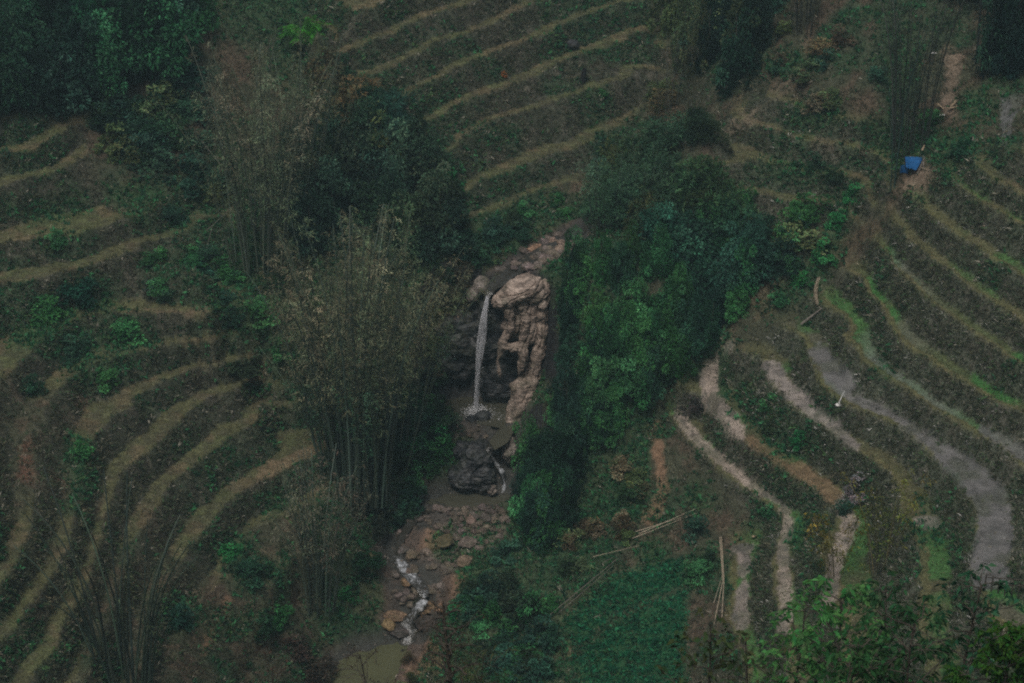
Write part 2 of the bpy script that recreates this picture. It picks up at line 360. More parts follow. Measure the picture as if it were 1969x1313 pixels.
def axis(lo, a, b, hi, st):
    m = np.arange(a, b, st); L = []; s = st; p = a
    while p > lo: s = min(s * 1.25, 4); p -= s; L.append(p)
    Rr = []; s = st; p = m[-1]
    while p < hi: s = min(s * 1.25, 4); p += s; Rr.append(p)
    return np.r_[L[::-1], m, Rr]
xs = axis(-150, -40, 42, 150, STEP); ys = axis(-30, 94, 166, 330, STEP)
cx = np.unique(np.r_[xs[::5], xs[-1]]); cyy = np.unique(np.r_[ys[::5], ys[-1]])
GX, GY = np.meshgrid(cx, cyy)
Hc = tps_eval(TPS, np.stack([GX.ravel(), GY.ravel()], -1)).reshape(GX.shape)
H = np.stack([np.interp(xs, cx, r) for r in Hc]); H = np.stack([np.interp(ys, cyy, H[:, j]) for j in range(H.shape[1])], 1)
X, Y = np.meshgrid(xs, ys)
H0 = H.copy()
PU, PV = to_px(X, Y, H0)
dense = (X > -41) & (X < 43) & (Y > 93) & (Y < 167)
# ---- terraces
REG = {'A': (ZA + [21.8, 23.2, 24.6, 26, 27.4], .36, [[(520, -400), (600, 60), (640, 110), (690, 155), (770, 265), (870, 330), (870, 440), (980, 415), (1090, 365), (1160, 275), (1270, 150), (1290, 40), (1500, -350)]]),
       'B': (ZB + [16.6, 18, 19.4, 21, 22.6], .50, [[(-880, 180), (170, 200), (160, 330), (330, 365), (440, 395), (450, 470), (560, 575), (570, 650), (640, 740), (650, 870), (590, 1000), (450, 1120), (300, 1400), (-300, 1800), (-880, 1600)]]),
       'C': (ZC + [20.6, 22, 23.4, 24.8, 26.2, 27.6], .52, [[(1340, 690), (1450, 660), (1540, 600), (1640, 500), (1730, 380), (1860, 290), (2800, 200), (2800, 1880), (1750, 1600), (1420, 1300), (1385, 1200), (1385, 1035), (1470, 1010), (1270, 790)]]),
       'D': (ZD, .42, [[(1365, 265), (1440, 170), (1600, 190), (1710, 270), (1720, 350), (1640, 440), (1410, 440)]])}
tread = np.zeros_like(H); riser = np.zeros_like(H); lip = np.zeros_like(H); tk = {k: np.full(H.shape, -9) for k in REG}
Hn = H + (fbm(X, Y, 5, 2, 3) - .5) * .5 + (fbm(X, Y, 1.3, 3, 5) - .5) * .48
mreg = {}
for k, (zs, t, polys) in REG.items():
    zs = np.array(zs); w = samp(poly_mask(polys, 14), PU, PV); mreg[k] = w
    i = np.clip(np.searchsorted(zs, Hn) - 1, 0, len(zs) - 2); dz = zs[i + 1] - zs[i]
    f = np.clip((Hn - zs[i]) / dz, 0, 1); ok = (Hn > zs[0]) & (Hn < zs[-1]); tt = t + (fbm(X, Y, 7, 2, 9) - .5) * .22
    g = np.clip((f - tt) / (1 - tt), 0, 1); g = g * g * (3 - 2 * g) * .5 + g * .5
    zt = zs[i] + dz * (.07 * np.minimum(f / tt, 1) + .93 * g)
    zt += np.where(ok, .08 * np.exp(-((f - .05) / .045) ** 2), 0)
    w2 = np.where(ok, w, 0); H = H * (1 - w2) + zt * w2
    tread = np.maximum(tread, w2 * (f < tt)); riser = np.maximum(riser, w2 * (f >= tt)); lip = np.maximum(lip, w2 * ((f < .17) | (f > .97)))
    tk[k] = np.where(ok & (w > .4), i, -9)
over = samp(poly_mask([[(-400, 770), (50, 730), (125, 765), (150, 850), (190, 900), (180, 1000), (120, 1010), (70, 980), (-400, 1010)], [(200, 1090), (240, 1030), (300, 1015), (345, 1075), (400, 1085), (440, 1330), (60, 1420), (120, 1300)],
                        [(150, 200), (420, 330), (440, 400), (330, 390), (200, 400), (180, 330)], [(380, 560), (520, 570), (560, 660), (470, 680), (430, 600), (300, 596), (300, 570)], [(440, 1000), (600, 960), (600, 1060), (440, 1130)]], 24), PU, PV)
over = np.clip((over + (fbm(X, Y, 2.5, 3, 77) - .5) * 1.2 - .5) * 4 + .5, 0, 1) * (over > .02); tread = tread * (1 - .92 * over); lip = lip * (1 - over); riser = riser * (1 - .5 * over)
tread = np.clip(tread, 0, 1); tsoft = np.clip(tread * (.45 + 1.1 * fbm(X, Y, 1.6, 4, 71)) , 0, 1)
rough = np.clip(1 - tread, .12, 1)
H = H + rough * ((fbm(X, Y, 2.2, 3, 11) - .5) * .55 + (fbm(X, Y, .55, 2, 13) - .5) * .32) * dense + tread * (fbm(X, Y, .5, 2, 14) - .5) * .10
# ---- water course carving
def seg_dist(P):
    """nearest distance and interpolated level along a world polyline (x,y,z,w)"""
    best = np.full(H.shape, 1e9); zz = np.zeros(H.shape); ww = np.zeros(H.shape)
    for a, b in zip(P[:-1], P[1:]):
        ab = b[:2] - a[:2]; t = np.clip(((X - a[0]) * ab[0] + (Y - a[1]) * ab[1]) / (ab @ ab + 1e-9), 0, 1)
        d = np.hypot(X - a[0] - t * ab[0], Y - a[1] - t * ab[1]); m = d < best
        best = np.where(m, d, best); zz = np.where(m, a[2] + t * (b[2] - a[2]), zz); ww = np.where(m, a[3] + t * (b[3] - a[3]), ww)
    return best, zz, ww
def world_line(S):
    S = np.array(S, float); p = on_plane(S[:, 0], S[:, 1], S[:, 2]); return np.c_[p, S[:, 3]]
jag = (fbm(X, Y, .9, 3, 21) - .5)
wetness = np.zeros_like(H); shore = np.zeros_like(H)
WL = {}
for nm, S, sl in (('up', STREAM_UP, .9), ('mid', STREAM_MID, 1.3), ('low', STREAM_LOW, 1.0)):
    Pw = world_line(S); WL[nm] = Pw; d, zz, ww = seg_dist(Pw)
    dd = np.maximum(0, d - ww + jag * .7)
    H = np.minimum(H, zz - .22 + .25 * np.minimum(dd, .6) + np.maximum(0, dd - .3) * sl + np.maximum(0, dd - 2.5) * 3)
    near_ = d < ww + .9
    H = np.where(near_, np.maximum(H, zz - .5 + np.minimum(dd, 1) * .5), H)
    shore = np.maximum(shore, np.clip(1.6 - dd / (.35 if nm == 'up' else .9), 0, 1) * (d < ww + 2.2))
def poly_dist(P):
    best = np.full(H.shape, 1e9); ins = np.zeros(H.shape, bool); a = P[-1]
    for b in P:
        ab = b - a; t = np.clip(((X - a[0]) * ab[0] + (Y - a[1]) * ab[1]) / (ab @ ab + 1e-9), 0, 1)
        best = np.minimum(best, np.hypot(X - a[0] - t * ab[0], Y - a[1] - t * ab[1]))
        if a[1] != b[1]: ins ^= ((b[1] > Y) != (a[1] > Y)) & (X < (a[0] - b[0]) * (Y - b[1]) / (a[1] - b[1]) + b[0])
        a = b
    return np.where(ins, -best, best)
WP = {}
for nm, (z, P) in POOLS.items():
    P = np.array(P, float); Pw = on_plane(P[:, 0], P[:, 1], np.full(len(P), z))[:, :2]; WP[nm] = (z, Pw)
    d = poly_dist(Pw) + jag * .5
    back = np.clip((Y - Pw[:, 1].mean()) / 1.2, 0, 1) if nm == 'waterfall' else 0
    sl = 1.0 + 11 * back
    lim = z + np.where(d < 0, np.maximum(d * .6, -.6), np.minimum(d, .25) * .6 + np.maximum(0, d - .25) * sl)
    H = np.minimum(H, np.where(d < 3.2, lim, 1e9))
    H = np.where((d > .05) & (d < .8), np.maximum(H, z + .04), H)
    shore = np.maximum(shore, np.clip(1.2 - np.abs(d) / .9, 0, 1))
H = H + np.clip(shore * 1.5, 0, 1) * ((fbm(X, Y, .7, 3, 61) - .5) * .45) * dense
dHx = np.gradient(H, xs, axis=1); dHy = np.gradient(H, ys, axis=0); slope = np.hypot(dHx, dHy)
def terr(x, y):
    x = np.asarray(x, float); y = np.asarray(y, float)
    i = np.clip(np.searchsorted(xs, x) - 1, 0, len(xs) - 2); j = np.clip(np.searchsorted(ys, y) - 1, 0, len(ys) - 2)
    fx = np.clip((x - xs[i]) / (xs[i + 1] - xs[i]), 0, 1); fy = np.clip((y - ys[j]) / (ys[j + 1] - ys[j]), 0, 1)
    return (H[j, i] * (1 - fx) + H[j, i + 1] * fx) * (1 - fy) + (H[j + 1, i] * (1 - fx) + H[j + 1, i + 1] * fx) * fy
_T = np.arange(85, 240, .12)
def hit(u, v):
    d = ray(u, v); P = d[None] * _T[:, None] + [0, 0, CZ]; below = P[:, 2] < terr(P[:, 0], P[:, 1])
    k = int(np.argmax(below)) if below.any() else len(_T) - 1
    p = P[k]; return Vector((p[0], p[1], float(terr(p[0], p[1]))))

# ------------------------------------------------------------------ what covers the ground
PU, PV = to_px(X, Y, H)
def C3(*c): return np.array(c, float)
col = np.zeros(H.shape + (3,)); wet = np.zeros(H.shape)
def paint(c, m):
    global col
    col = col * (1 - m[..., None]) + C3(*c) * m[..., None]
n1 = fbm(X, Y, 3, 3, 31); n2 = fbm(X, Y, 1.2, 3, 33); n3 = fbm(X, Y, 9, 3, 37); n4 = fbm(X, Y, .5, 2, 39)
def th(n, a, w=.06): return np.clip((n - a) / w * .5 + .5, 0, 1)
col[:] = (.060, .062, .040)
paint((.085, .066, .046), th(n2, .54)); paint((.038, .050, .032), th(n1, .55) * .8)
rC = np.maximum(mreg['C'], mreg['D'] * .5)
paint((.052, .056, .040), riser * .85); paint((.098, .108, .078), riser * rC * .75)
paint((.10, .088, .07), riser * th(n4, .58) * .5)
# treads
paint((.096, .097, .048), tsoft * .95); paint((.085, .10, .045), tread * th(n1, .54) * .6); paint((.135, .10, .062), tread * th(n2, .6) * .6); paint((.07, .066, .045), tread * th(n4, .56) * .5)
kC = tk['C']
def tc(k, c, amt, wt=0):
    global wet
    m = (kC == k) * tread * (1 - lip) * amt; paint(c, m); wet = wet * (1 - m) + wt * m
mud = (.33, .27, .225); wetc = (.19, .18, .175); grn = (.048, .135, .038)
for k in (0, 1, 2, 3): tc(k, (.085, .085, .045), .8); tc(k, grn, th(n1, .5) * .8)
tc(4, (.10, .10, .07), .8); tc(4, grn, th(n1, .52)); tc(4, wetc, th(n3, .55) * .8, .5); tc(5, grn, .8); tc(5, wetc, th(n3, .56) * .7, .5)
for k in (6, 7): tc(k, (.085, .085, .045), .8); tc(k, grn, .2 + .8 * th(n1, .47)); tc(k, wetc, th(n3, .64) * .5, .4)
for k in (8, 9, 10): tc(k, (.10, .10, .052), .9); tc(k, grn, th(n1, .52) * .7)
paint((.12, .118, .052), lip * rC * .5)
def zone(polys, c, amt=1, blur=10, wt=None, nz=.35):
    global wet
    m = samp(poly_mask(polys, blur), PU, PV); m = np.clip((m + (n2 - .5) * nz * 2 + (n4 - .5) * .7 - .55) * 3.5 + .5, 0, 1) * np.minimum(m * 4, 1) * amt
    paint(c, m)
    if wt is not None: wet = wet * (1 - m) + wt * m * (.35 + 1.1 * n2)
    return m
# traced mud floors of the lower right terraces
zone([strip([(1405, 650), (1380, 690), (1357, 720), (1370, 770), (1400, 810), (1430, 838)], [8, 20, 40, 36, 46, 26])], mud, 1, 6, .4, .15)
zone([strip([(1385, 665), (1395, 720), (1385, 760)], [14, 30, 16])], (.03, .07, .03), .9, 6, 0, .3)
zone([strip([(1430, 838), (1500, 885), (1570, 925), (1615, 965)], [18, 34, 36, 34])], (.16, .11, .065), .9, 8, .1)
zone([strip([(1612, 958), (1634, 1000), (1622, 1030), (1603, 1085), (1585, 1180)], [26, 34, 34, 32, 28])], mud, .9, 6, .45)
zone([strip([(1300, 795), (1340, 845), (1400, 895), (1440, 928), (1500, 965)], [18, 22, 20, 18, 14])], mud, .9, 4, .35, .15)
zone([strip([(1505, 970), (1516, 1005), (1503, 1050), (1508, 1130), (1505, 1220)], [16, 24, 22, 28, 30])], mud, .85, 6, .4)
zone([strip([(1425, 1045), (1430, 1110), (1423, 1170), (1420, 1210)], [40, 18, 32, 30])], (.27, .225, .2), .9, 6, .4)
zone([strip([(1475, 690), (1500, 735), (1550, 775), (1600, 815), (1650, 862)], [30, 34, 34, 22, 14])], (.29, .25, .225), .9, 6, .5, .2)
zone([strip([(1560, 665), (1600, 710), (1640, 745)], [34, 46, 40])], (.165, .157, .152), .9, 6, .75, .2)
zone([strip([(1800, 860), (1860, 905), (1905, 960), (1915, 1020), (1900, 1080), (1905, 1130)], [36, 56, 70, 76, 76, 80])], (.165, .157, .152), .95, 6, .8, .15)
zone([strip([(1640, 755), (1720, 800), (1800, 855)], [14, 18, 30])], (.165, .157, .152), .7, 6, .5)
zone([strip([(1880, 820), (1930, 848), (1990, 885)], [14, 24, 30])], (.165, .157, .152), .8, 6, .6)
zone(blobs([(1780, 1003, 26, 18)]), (.30, .25, .215), 1, 4, .6, .1)
zone([strip([(1945, 180), (1935, 230), (1930, 280)], [50, 24, 14])], (.13, .13, .13), .8, 6, .4)
# bare earth, sand, paths, rubble
earth = (.21, .13, .082)
zone([[(768, 1022), (830, 1012), (852, 1050), (800, 1064), (766, 1052)], [(778, 1242), (830, 1225), (862, 1235), (840, 1330), (745, 1330), (765, 1272)],
      [(850, 1102), (897, 1090), (890, 1130), (850, 1172), (826, 1182)]], (.27, .165, .105), .95, 6)
zone([strip([(690, 1050), (720, 1072), (755, 1108), (800, 1125)], 22), strip([(1252, 810), (1265, 870), (1275, 940), (1238, 1005)], [30, 22, 26, 40]),
      strip([(1015, 1165), (1035, 1210), (1075, 1235), (1110, 1270), (1120, 1330)], 16), strip([(440, 1145), (410, 1200), (385, 1260)], 16)], earth, .85, 6)
zone([[(665, 1125), (740, 1112), (800, 1140), (770, 1185), (700, 1205), (660, 1165)], [(780, 1300), (900, 1270), (900, 1340), (760, 1340)]], (.095, .068, .048), .9, 12)
zone([strip([(545, 650), (520, 680), (495, 705), (470, 735)], 16), strip([(590, 592), (450, 598), (330, 592), (235, 596)], 8)], (.17, .12, .08), .8, 6)
zone([[(640, 835), (600, 845), (570, 868), (480, 905), (500, 925), (600, 880), (640, 860)]], (.20, .145, .09), .7, 10)
zone([[(1795, 60), (1850, 110), (1835, 230), (1800, 215), (1815, 130)], [(1720, 345), (1790, 318), (1815, 345), (1750, 372)]], (.20, .15, .11), .75, 14)
zone([strip([(1550, 60), (1560, 120), (1490, 180), (1420, 240), (1390, 262)], 26), strip([(1440, 228), (1500, 252), (1600, 275), (1690, 300)], 14)], (.15, .12, .085), .7, 12)
zone([strip([(1700, 420), (1640, 460), (1600, 490), (1590, 510)], 30), strip([(1480, 560), (1470, 590), (1440, 620)], 30)], (.12, .085, .055), .6, 12)
zone(blobs([(45, 880, 16, 50), (110, 915, 30, 12), (150, 770, 20, 20)]), (.13, .065, .045), .7, 12)
zone([[(860, 810), (930, 812), (938, 850), (900, 848), (870, 835)], [(830, 978), (970, 975), (985, 1010), (960, 1055), (905, 1062), (860, 1030), (800, 1000)], [(800, 1060), (880, 1055), (905, 1085), (860, 1110), (815, 1095)],
      [(960, 520), (1000, 488), (1040, 462), (1120, 445), (1110, 480), (1060, 512), (1010, 530)]], (.15, .12, .095), .9, 8)
m = (wet > .3) * th(n2, .58, .1); paint((.075, .085, .05), m * .6); m = (wet > .3) * th(n4, .6, .1); paint((.06, .06, .055), m * .5)
paint((.05, .048, .045), shore * .75); wet = np.maximum(wet, shore * .35)
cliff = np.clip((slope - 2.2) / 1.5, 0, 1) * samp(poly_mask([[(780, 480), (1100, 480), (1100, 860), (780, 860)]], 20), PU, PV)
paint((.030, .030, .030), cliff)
crop = samp(poly_mask([[(1085, 1190), (1180, 1105), (1312, 1072), (1316, 1120), (1180, 1180), (1110, 1250)], [(1110, 1255), (1185, 1190), (1318, 1128), (1320, 1330), (1130, 1330), (1095, 1270)]], 6), PU, PV)
paint((.02, .075, .032), crop * .95); crop = crop * (.35 + .65 * (np.sin((X * .5 + Y * .86) * 2 * math.pi / .75) > -.35))
green = np.clip(samp(poly_mask(blobs([
    (160, 560, 70, 35), (90, 590, 60, 30), (240, 640, 60, 40), (140, 660, 70, 40), (500, 620, 60, 40), (430, 590, 40, 20), (350, 510, 90, 30), (480, 540, 60, 30), (550, 690, 40, 30),
    (100, 470, 40, 20), (330, 420, 40, 25), (180, 720, 50, 30), (150, 870, 30, 40), (160, 930, 30, 30), (70, 640, 60, 30), (230, 700, 30, 30), (480, 1100, 50, 40), (450, 1050, 40, 30), (500, 1190, 60, 30),
    (420, 1200, 40, 30), (560, 1090, 40, 30), (530, 960, 40, 30), (600, 1000, 40, 20), (340, 1180, 40, 40), (690, 1090, 50, 30), (840, 850, 30, 25), (300, 420, 60, 20), (60, 400, 90, 25), (260, 370, 60, 25),
    (1180, 950, 80, 60), (1120, 1050, 60, 40), (1250, 1060, 40, 30), (1340, 960, 30, 40), (1480, 800, 50, 30), (1540, 850, 50, 30), (1500, 850, 40, 30), (1430, 760, 25, 40), (1340, 1100, 40, 40), (1360, 1080, 30, 30),
    (1560, 520, 40, 20), (1510, 560, 40, 20), (1590, 480, 30, 30), (1610, 420, 22, 50), (1480, 590, 40, 16), (1380, 650, 40, 16), (1330, 690, 30, 20), (1500, 330, 60, 20), (1700, 250, 50, 40), (1830, 290, 60, 50), (1880, 200, 40, 40), (1560, 340, 60, 20),
    (1560, 220, 60, 26), (1520, 120, 60, 26), (1010, 410, 40, 14), (1060, 380, 30, 12), (1090, 415, 20, 12), (1800, 1020, 50, 26), (1800, 960, 40, 16), (950, 260, 60, 20), (1000, 420, 40, 10), (1540, 1040, 26, 40), (1700, 700, 16, 40), (1760, 380, 10, 30), (1820, 340, 30, 20)]), 14), PU, PV) * (.55 + .9 * n1), 0, 1)
green = np.maximum(green, .75 * th(n3, .53, .10) * (1 - tread) * (PU < 1250)); green = np.maximum(green, .6 * th(n1, .6, .1) * (1 - tread))
green *= (1 - np.clip(shore * 2, 0, 1)) * (1 - cliff)
paint((.030, .074, .030), green * .7)
nh = np.clip((96 - Y) / 4, 0, 1); paint((.035, .045, .025), nh)
M_ground = ground_material()
V = np.stack([X, Y, H], -1).reshape(-1, 3); ny, nx = H.shape
i = (np.arange(ny - 1)[:, None] * nx + np.arange(nx - 1)[None]).ravel()
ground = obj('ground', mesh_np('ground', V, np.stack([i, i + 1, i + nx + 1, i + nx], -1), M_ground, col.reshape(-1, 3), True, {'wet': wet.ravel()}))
kind(ground, 'structure')

# ------------------------------------------------------------------ ground cover (uncountable)
area = STEP * STEP
vis = dense & (PU > -260) & (PU < 2230) & (PV > -160) & (PV < 1480)
def pick(dens):
    """random points on the dense ground with dens per square metre of plan"""
    d = (dens * np.sqrt(1 + np.minimum(slope, 4) ** 2) * area * vis).ravel(); n = rng.poisson(d); idx = np.repeat(np.arange(len(d)), n)
    jx = X.ravel()[idx] + rng.uniform(-.5, .5, len(idx)) * STEP; jy = Y.ravel()[idx] + rng.uniform(-.5, .5, len(idx)) * STEP
    return idx, np.stack([jx, jy, terr(jx, jy) - .02], -1)
def tufts(name, dens, blades, hmin, hmax, w, cols, probs, spread=.6, jitter=.4, label=None):
    idx, P = pick(dens); n = len(P)
    N = np.stack([-dHx.ravel()[idx], -dHy.ravel()[idx], np.ones(n)], -1); N /= np.linalg.norm(N, axis=1)[:, None]; N = N * .6 + [0, 0, .6]
    cc = np.array(cols)[rng.choice(len(cols), n, p=np.array(probs) / sum(probs))] * rng.uniform(1 - jitter, 1 + jitter, (n, 1))
    mb = MB(); s = rng.uniform(hmin, hmax, n)
    for b in range(blades):
        D = N + rng.normal(size=(n, 3)) * spread
        mb.leaves(P + rng.normal(size=(n, 3)) * [.08, .08, .02], D, s * rng.uniform(.6, 1.2, n), w * s * rng.uniform(.7, 1.3, n), cc * rng.uniform(.75, 1.25, (n, 1)), .15)
    o = obj(name, mb.mesh(name, M_cover)); kind(o, 'stuff'); return o
bare = np.clip(1 - np.clip(shore * 2, 0, 1) - cliff - crop, 0, 1)
dirtm = zone([[(0, 0), (1, 0), (1, 1)]], (0, 0, 0), 0)  # (empty mask, keeps shapes)
weedy = bare * (1 - tread) * (1 - np.clip(wet * 2, 0, 1))
lum = col.max(-1); bareearth = np.clip((lum - .12) / .05, 0, 1) * (1 - tread)
weedy = weedy * (1 - bareearth * .85)
tufts('dry_weeds', weedy * (16 + 26 * riser) * (.35 + 1.1 * n2), 4, .15, .42, .15, [(.074, .080, .050), (.050, .064, .038), (.108, .104, .070), (.06, .098, .048), (.27, .25, .20)], [5, 5, 3, 3, .8])
tufts('grey_weeds', weedy * rC * riser * 26 * (.4 + n2), 4, .15, .36, .15, [(.125, .135, .095), (.085, .10, .06), (.38, .37, .34), (.07, .13, .05)], [4, 5, 1.0, 2.5])
tufts('short_grass', tread * bare * (1 - np.clip(wet * 1.6, 0, 1)) * 26, 3, .07, .18, .3, [(.112, .106, .054), (.09, .108, .046), (.135, .108, .066), (.33, .29, .21), (.062, .066, .038)], [5, 5, 2.4, .4, 3], .9)
tufts('green_weeds', green * bare * (1 - np.clip(wet * 1.6, 0, 1)) * 26, 5, .14, .4, .35, [(.030, .115, .05), (.026, .078, .040), (.044, .165, .066), (.06, .12, .045)], [5, 5, 2, 1], .8)
tufts('gravel', np.clip(shore * 1.2, 0, 1) * (slope < 1.2) * 26, 2, .05, .16, .8, [(.10, .085, .07), (.17, .14, .115), (.05, .045, .042), (.28, .24, .2)], [4, 3, 4, 1], 1.6)
tufts('paddy_stubble', tread * np.clip(wet * 2 - .4, 0, 1) * 7 * (.2 + 1.6 * th(n2, .5, .2)), 3, .06, .16, .25, [(.06, .065, .045), (.09, .11, .05), (.16, .14, .11)], [4, 3, 1], .9)
tufts('crop_plants', crop * 66, 4, .14, .28, .5, [(.017, .115, .054), (.014, .075, .040), (.028, .15, .066)], [5, 4, 2], .9)
tufts('leaf_litter', bare * (1 - np.clip(wet * 2, 0, 1)) * (1.2 + 5 * bareearth + 2 * th(n2, .58)) * (1 - .6 * green) * 2, 1, .06, .15, .4, [(.30, .24, .18), (.17, .13, .09), (.42, .37, .30)], [3, 4, 1], 2.0)
# ------------------------------------------------------------------ water
def water_poly(nm, label=None):
    z, P = WP[nm]; c = P.mean(0); d = P - c; P2 = c + d * (1 + .7 / np.linalg.norm(d, axis=1)[:, None])
    bm = bmesh.new(); f = bm.faces.new([bm.verts.new((p[0], p[1], z)) for p in P2]); bmesh.ops.triangulate(bm, faces=[f])
    for f in bm.faces:
        if f.normal.z < 0: f.normal_flip()
    me = bpy.data.meshes.new(nm + '_pool'); bm.to_mesh(me); bm.free(); me.materials.append(M_pool if nm == 'lower' else M_pool2)
    return kind(obj({'waterfall': 'plunge_pool', 'middle': 'middle_pool', 'lower': 'lower_pool'}[nm], me), 'structure')
for nm in WP: water_poly(nm)
SPOTS = [on_plane(770, 1088, -4.0), on_plane(795, 1106, -4.3), on_plane(818, 1142, -4.75), on_plane(772, 1066, -3.8), on_plane(955, 893, -1.4), on_plane(968, 935, -2.6)]
def ribbon(name, Pw, mult=1.0, foam=.0, steep=.5):
    P = Pw; d = np.r_[0, np.cumsum(np.linalg.norm(np.diff(P[:, :3], axis=0), axis=1))]; s = np.arange(0, d[-1], .18)
    Q = np.stack([np.interp(s, d, P[:, k]) for k in range(4)], -1); T = np.gradient(Q[:, :2], axis=0); N = np.stack([-T[:, 1], T[:, 0]], -1); N /= np.linalg.norm(N, axis=1)[:, None] + 1e-9
    g = np.abs(np.gradient(Q[:, 2], s)); W = Q[:, 3] * mult * np.interp(s, [0, 1, s[-1] - 1.2, s[-1]], [.5, 1, 1, .45]) * (.75 + .5 * fbm(s, s * 0, 1.1, 2, 55)); k = 9; V = []; fo = []
    for j in range(k):
        a = (j / (k - 1) * 2 - 1)
        z = Q[:, 2] - .07 + .14 * (fbm(Q[:, 0] + a * W * N[:, 0], Q[:, 1] + a * W * N[:, 1], .4, 2, 51) - .5) * (1 + 3 * np.minimum(g, .6)) + .08 * np.minimum(g, 1) * (1 - a * a)
        V.append(np.c_[Q[:, 0] + a * W * N[:, 0], Q[:, 1] + a * W * N[:, 1], z]); fo.append(np.clip(foam + sum(.17 * np.exp(-((Q[:, 0] - q[0]) ** 2 + (Q[:, 1] - q[1]) ** 2) / .5) for q in SPOTS) + steep * np.minimum(g * 2.0, 1) * (1 - .5 * a * a), -.5, 1))
    V = np.stack(V, 1).reshape(-1, 3); n = len(s); i = (np.arange(n - 1)[:, None] * k + np.arange(k - 1)[None]).ravel()
    me = mesh_np(name, V, np.stack([i, i + 1, i + k + 1, i + k], -1), M_stream, None, True, {'foam': np.stack(fo, 1).ravel()}); return obj(name, me)
kind(ribbon('upper_stream', WL['up'], .8, .0, .15), 'structure')
tag(ribbon('stream_cascade', WL['mid'], .62, -.06, .26), 'narrow white cascade slipping down beside the black rocks below the plunge pool', 'cascade')
kind(ribbon('lower_stream', WL['low'][:7], .65, .0, .35), 'structure')
tag(ribbon('lower_cascade', WL['low'][6:], 1.0, .03, .3), 'white cascade pouring over a ledge into the green pool at the bottom', 'cascade')
# the fall itself: many thin strands leaving the lip and spreading as they drop
top = at_dist(937, 570, 132.25); bot = at_dist(916, 790, 131.55)
mb = MB(); mb2 = MB()
for k in range(620):
    t = np.linspace(0, 1, 12); off = np.clip(rng.normal(), -2, 2) * .085; dep = rng.normal() * .09; st = max(0, rng.uniform(-.12, .92)); en = min(1, st + rng.uniform(.08, .32))
    t = st + (en - st) * t; sp_ = .5 + .85 * np.exp(-((t - .32) / .2) ** 2) + .35 * t
    x = top[0] + (bot[0] - top[0]) * (1 - (1 - t) ** 1.7) + off * sp_ + np.cumsum(rng.normal(size=12)) * .006
    y = top[1] + (bot[1] - top[1]) * np.sqrt(t) + dep; z = top[2] + .05 + (bot[2] - top[2] - .05) * t
    c = rng.uniform(.75, .97); mb.tube(np.stack([x, y, z], -1), rng.uniform(.008, .024) * np.sin(np.linspace(.25, 2.9, 12)), 4, (c * .97, c * .97, c))
n = 350; t = rng.uniform(0, 1, n); off = rng.normal(size=n) * (.10 + .10 * np.exp(-((t - .32) / .2) ** 2) + .08 * t)
P = np.stack([top[0] + (bot[0] - top[0]) * (1 - (1 - t) ** 1.7) + off, top[1] + (bot[1] - top[1]) * np.sqrt(t) - .05 + rng.normal(size=n) * .1, top[2] + (bot[2] - top[2]) * t], -1)
mb.leaves(P, rng.normal(size=(n, 3)) * [.2, .2, .3] + [0, 0, -1], rng.uniform(.06, .22, n), .022, np.repeat(rng.uniform(.7, .97, (n, 1)), 3, 1))
fall = tag(obj('waterfall', mb.mesh('waterfall', M_fall)), 'tall thin white waterfall dropping from the tan rock lip into the plunge pool', 'waterfall')
n = 2200; a = rng.uniform(0, 6.283, n); r = np.abs(rng.normal(size=n)) * .42; hgt = np.abs(rng.normal(size=n)) * .32 * np.exp(-r)
P = np.stack([bot[0] + r * np.cos(a), bot[1] - .1 + r * np.sin(a) * .8, .02 + hgt], -1)
mb2.leaves(P, rng.normal(size=(n, 3)), .07, .05, np.repeat(rng.uniform(.6, .9, (n, 1)), 3, 1))
o = obj('splash', mb2.mesh('splash', M_cover), fall)
n = 300; a = rng.uniform(0, 6.283, n); r = rng.uniform(.3, 1.5, n)
mb3 = MB(); mb3.leaves(np.stack([bot[0] + .3 + r * np.cos(a), bot[1] - .5 + r * np.sin(a) * .5, np.full(n, .012)], -1), np.stack([rng.normal(size=n), rng.normal(size=n) * .4, np.zeros(n)], -1), .12, .03, (.45, .45, .45))
obj('foam', mb3.mesh('foam', M_cover), fall)

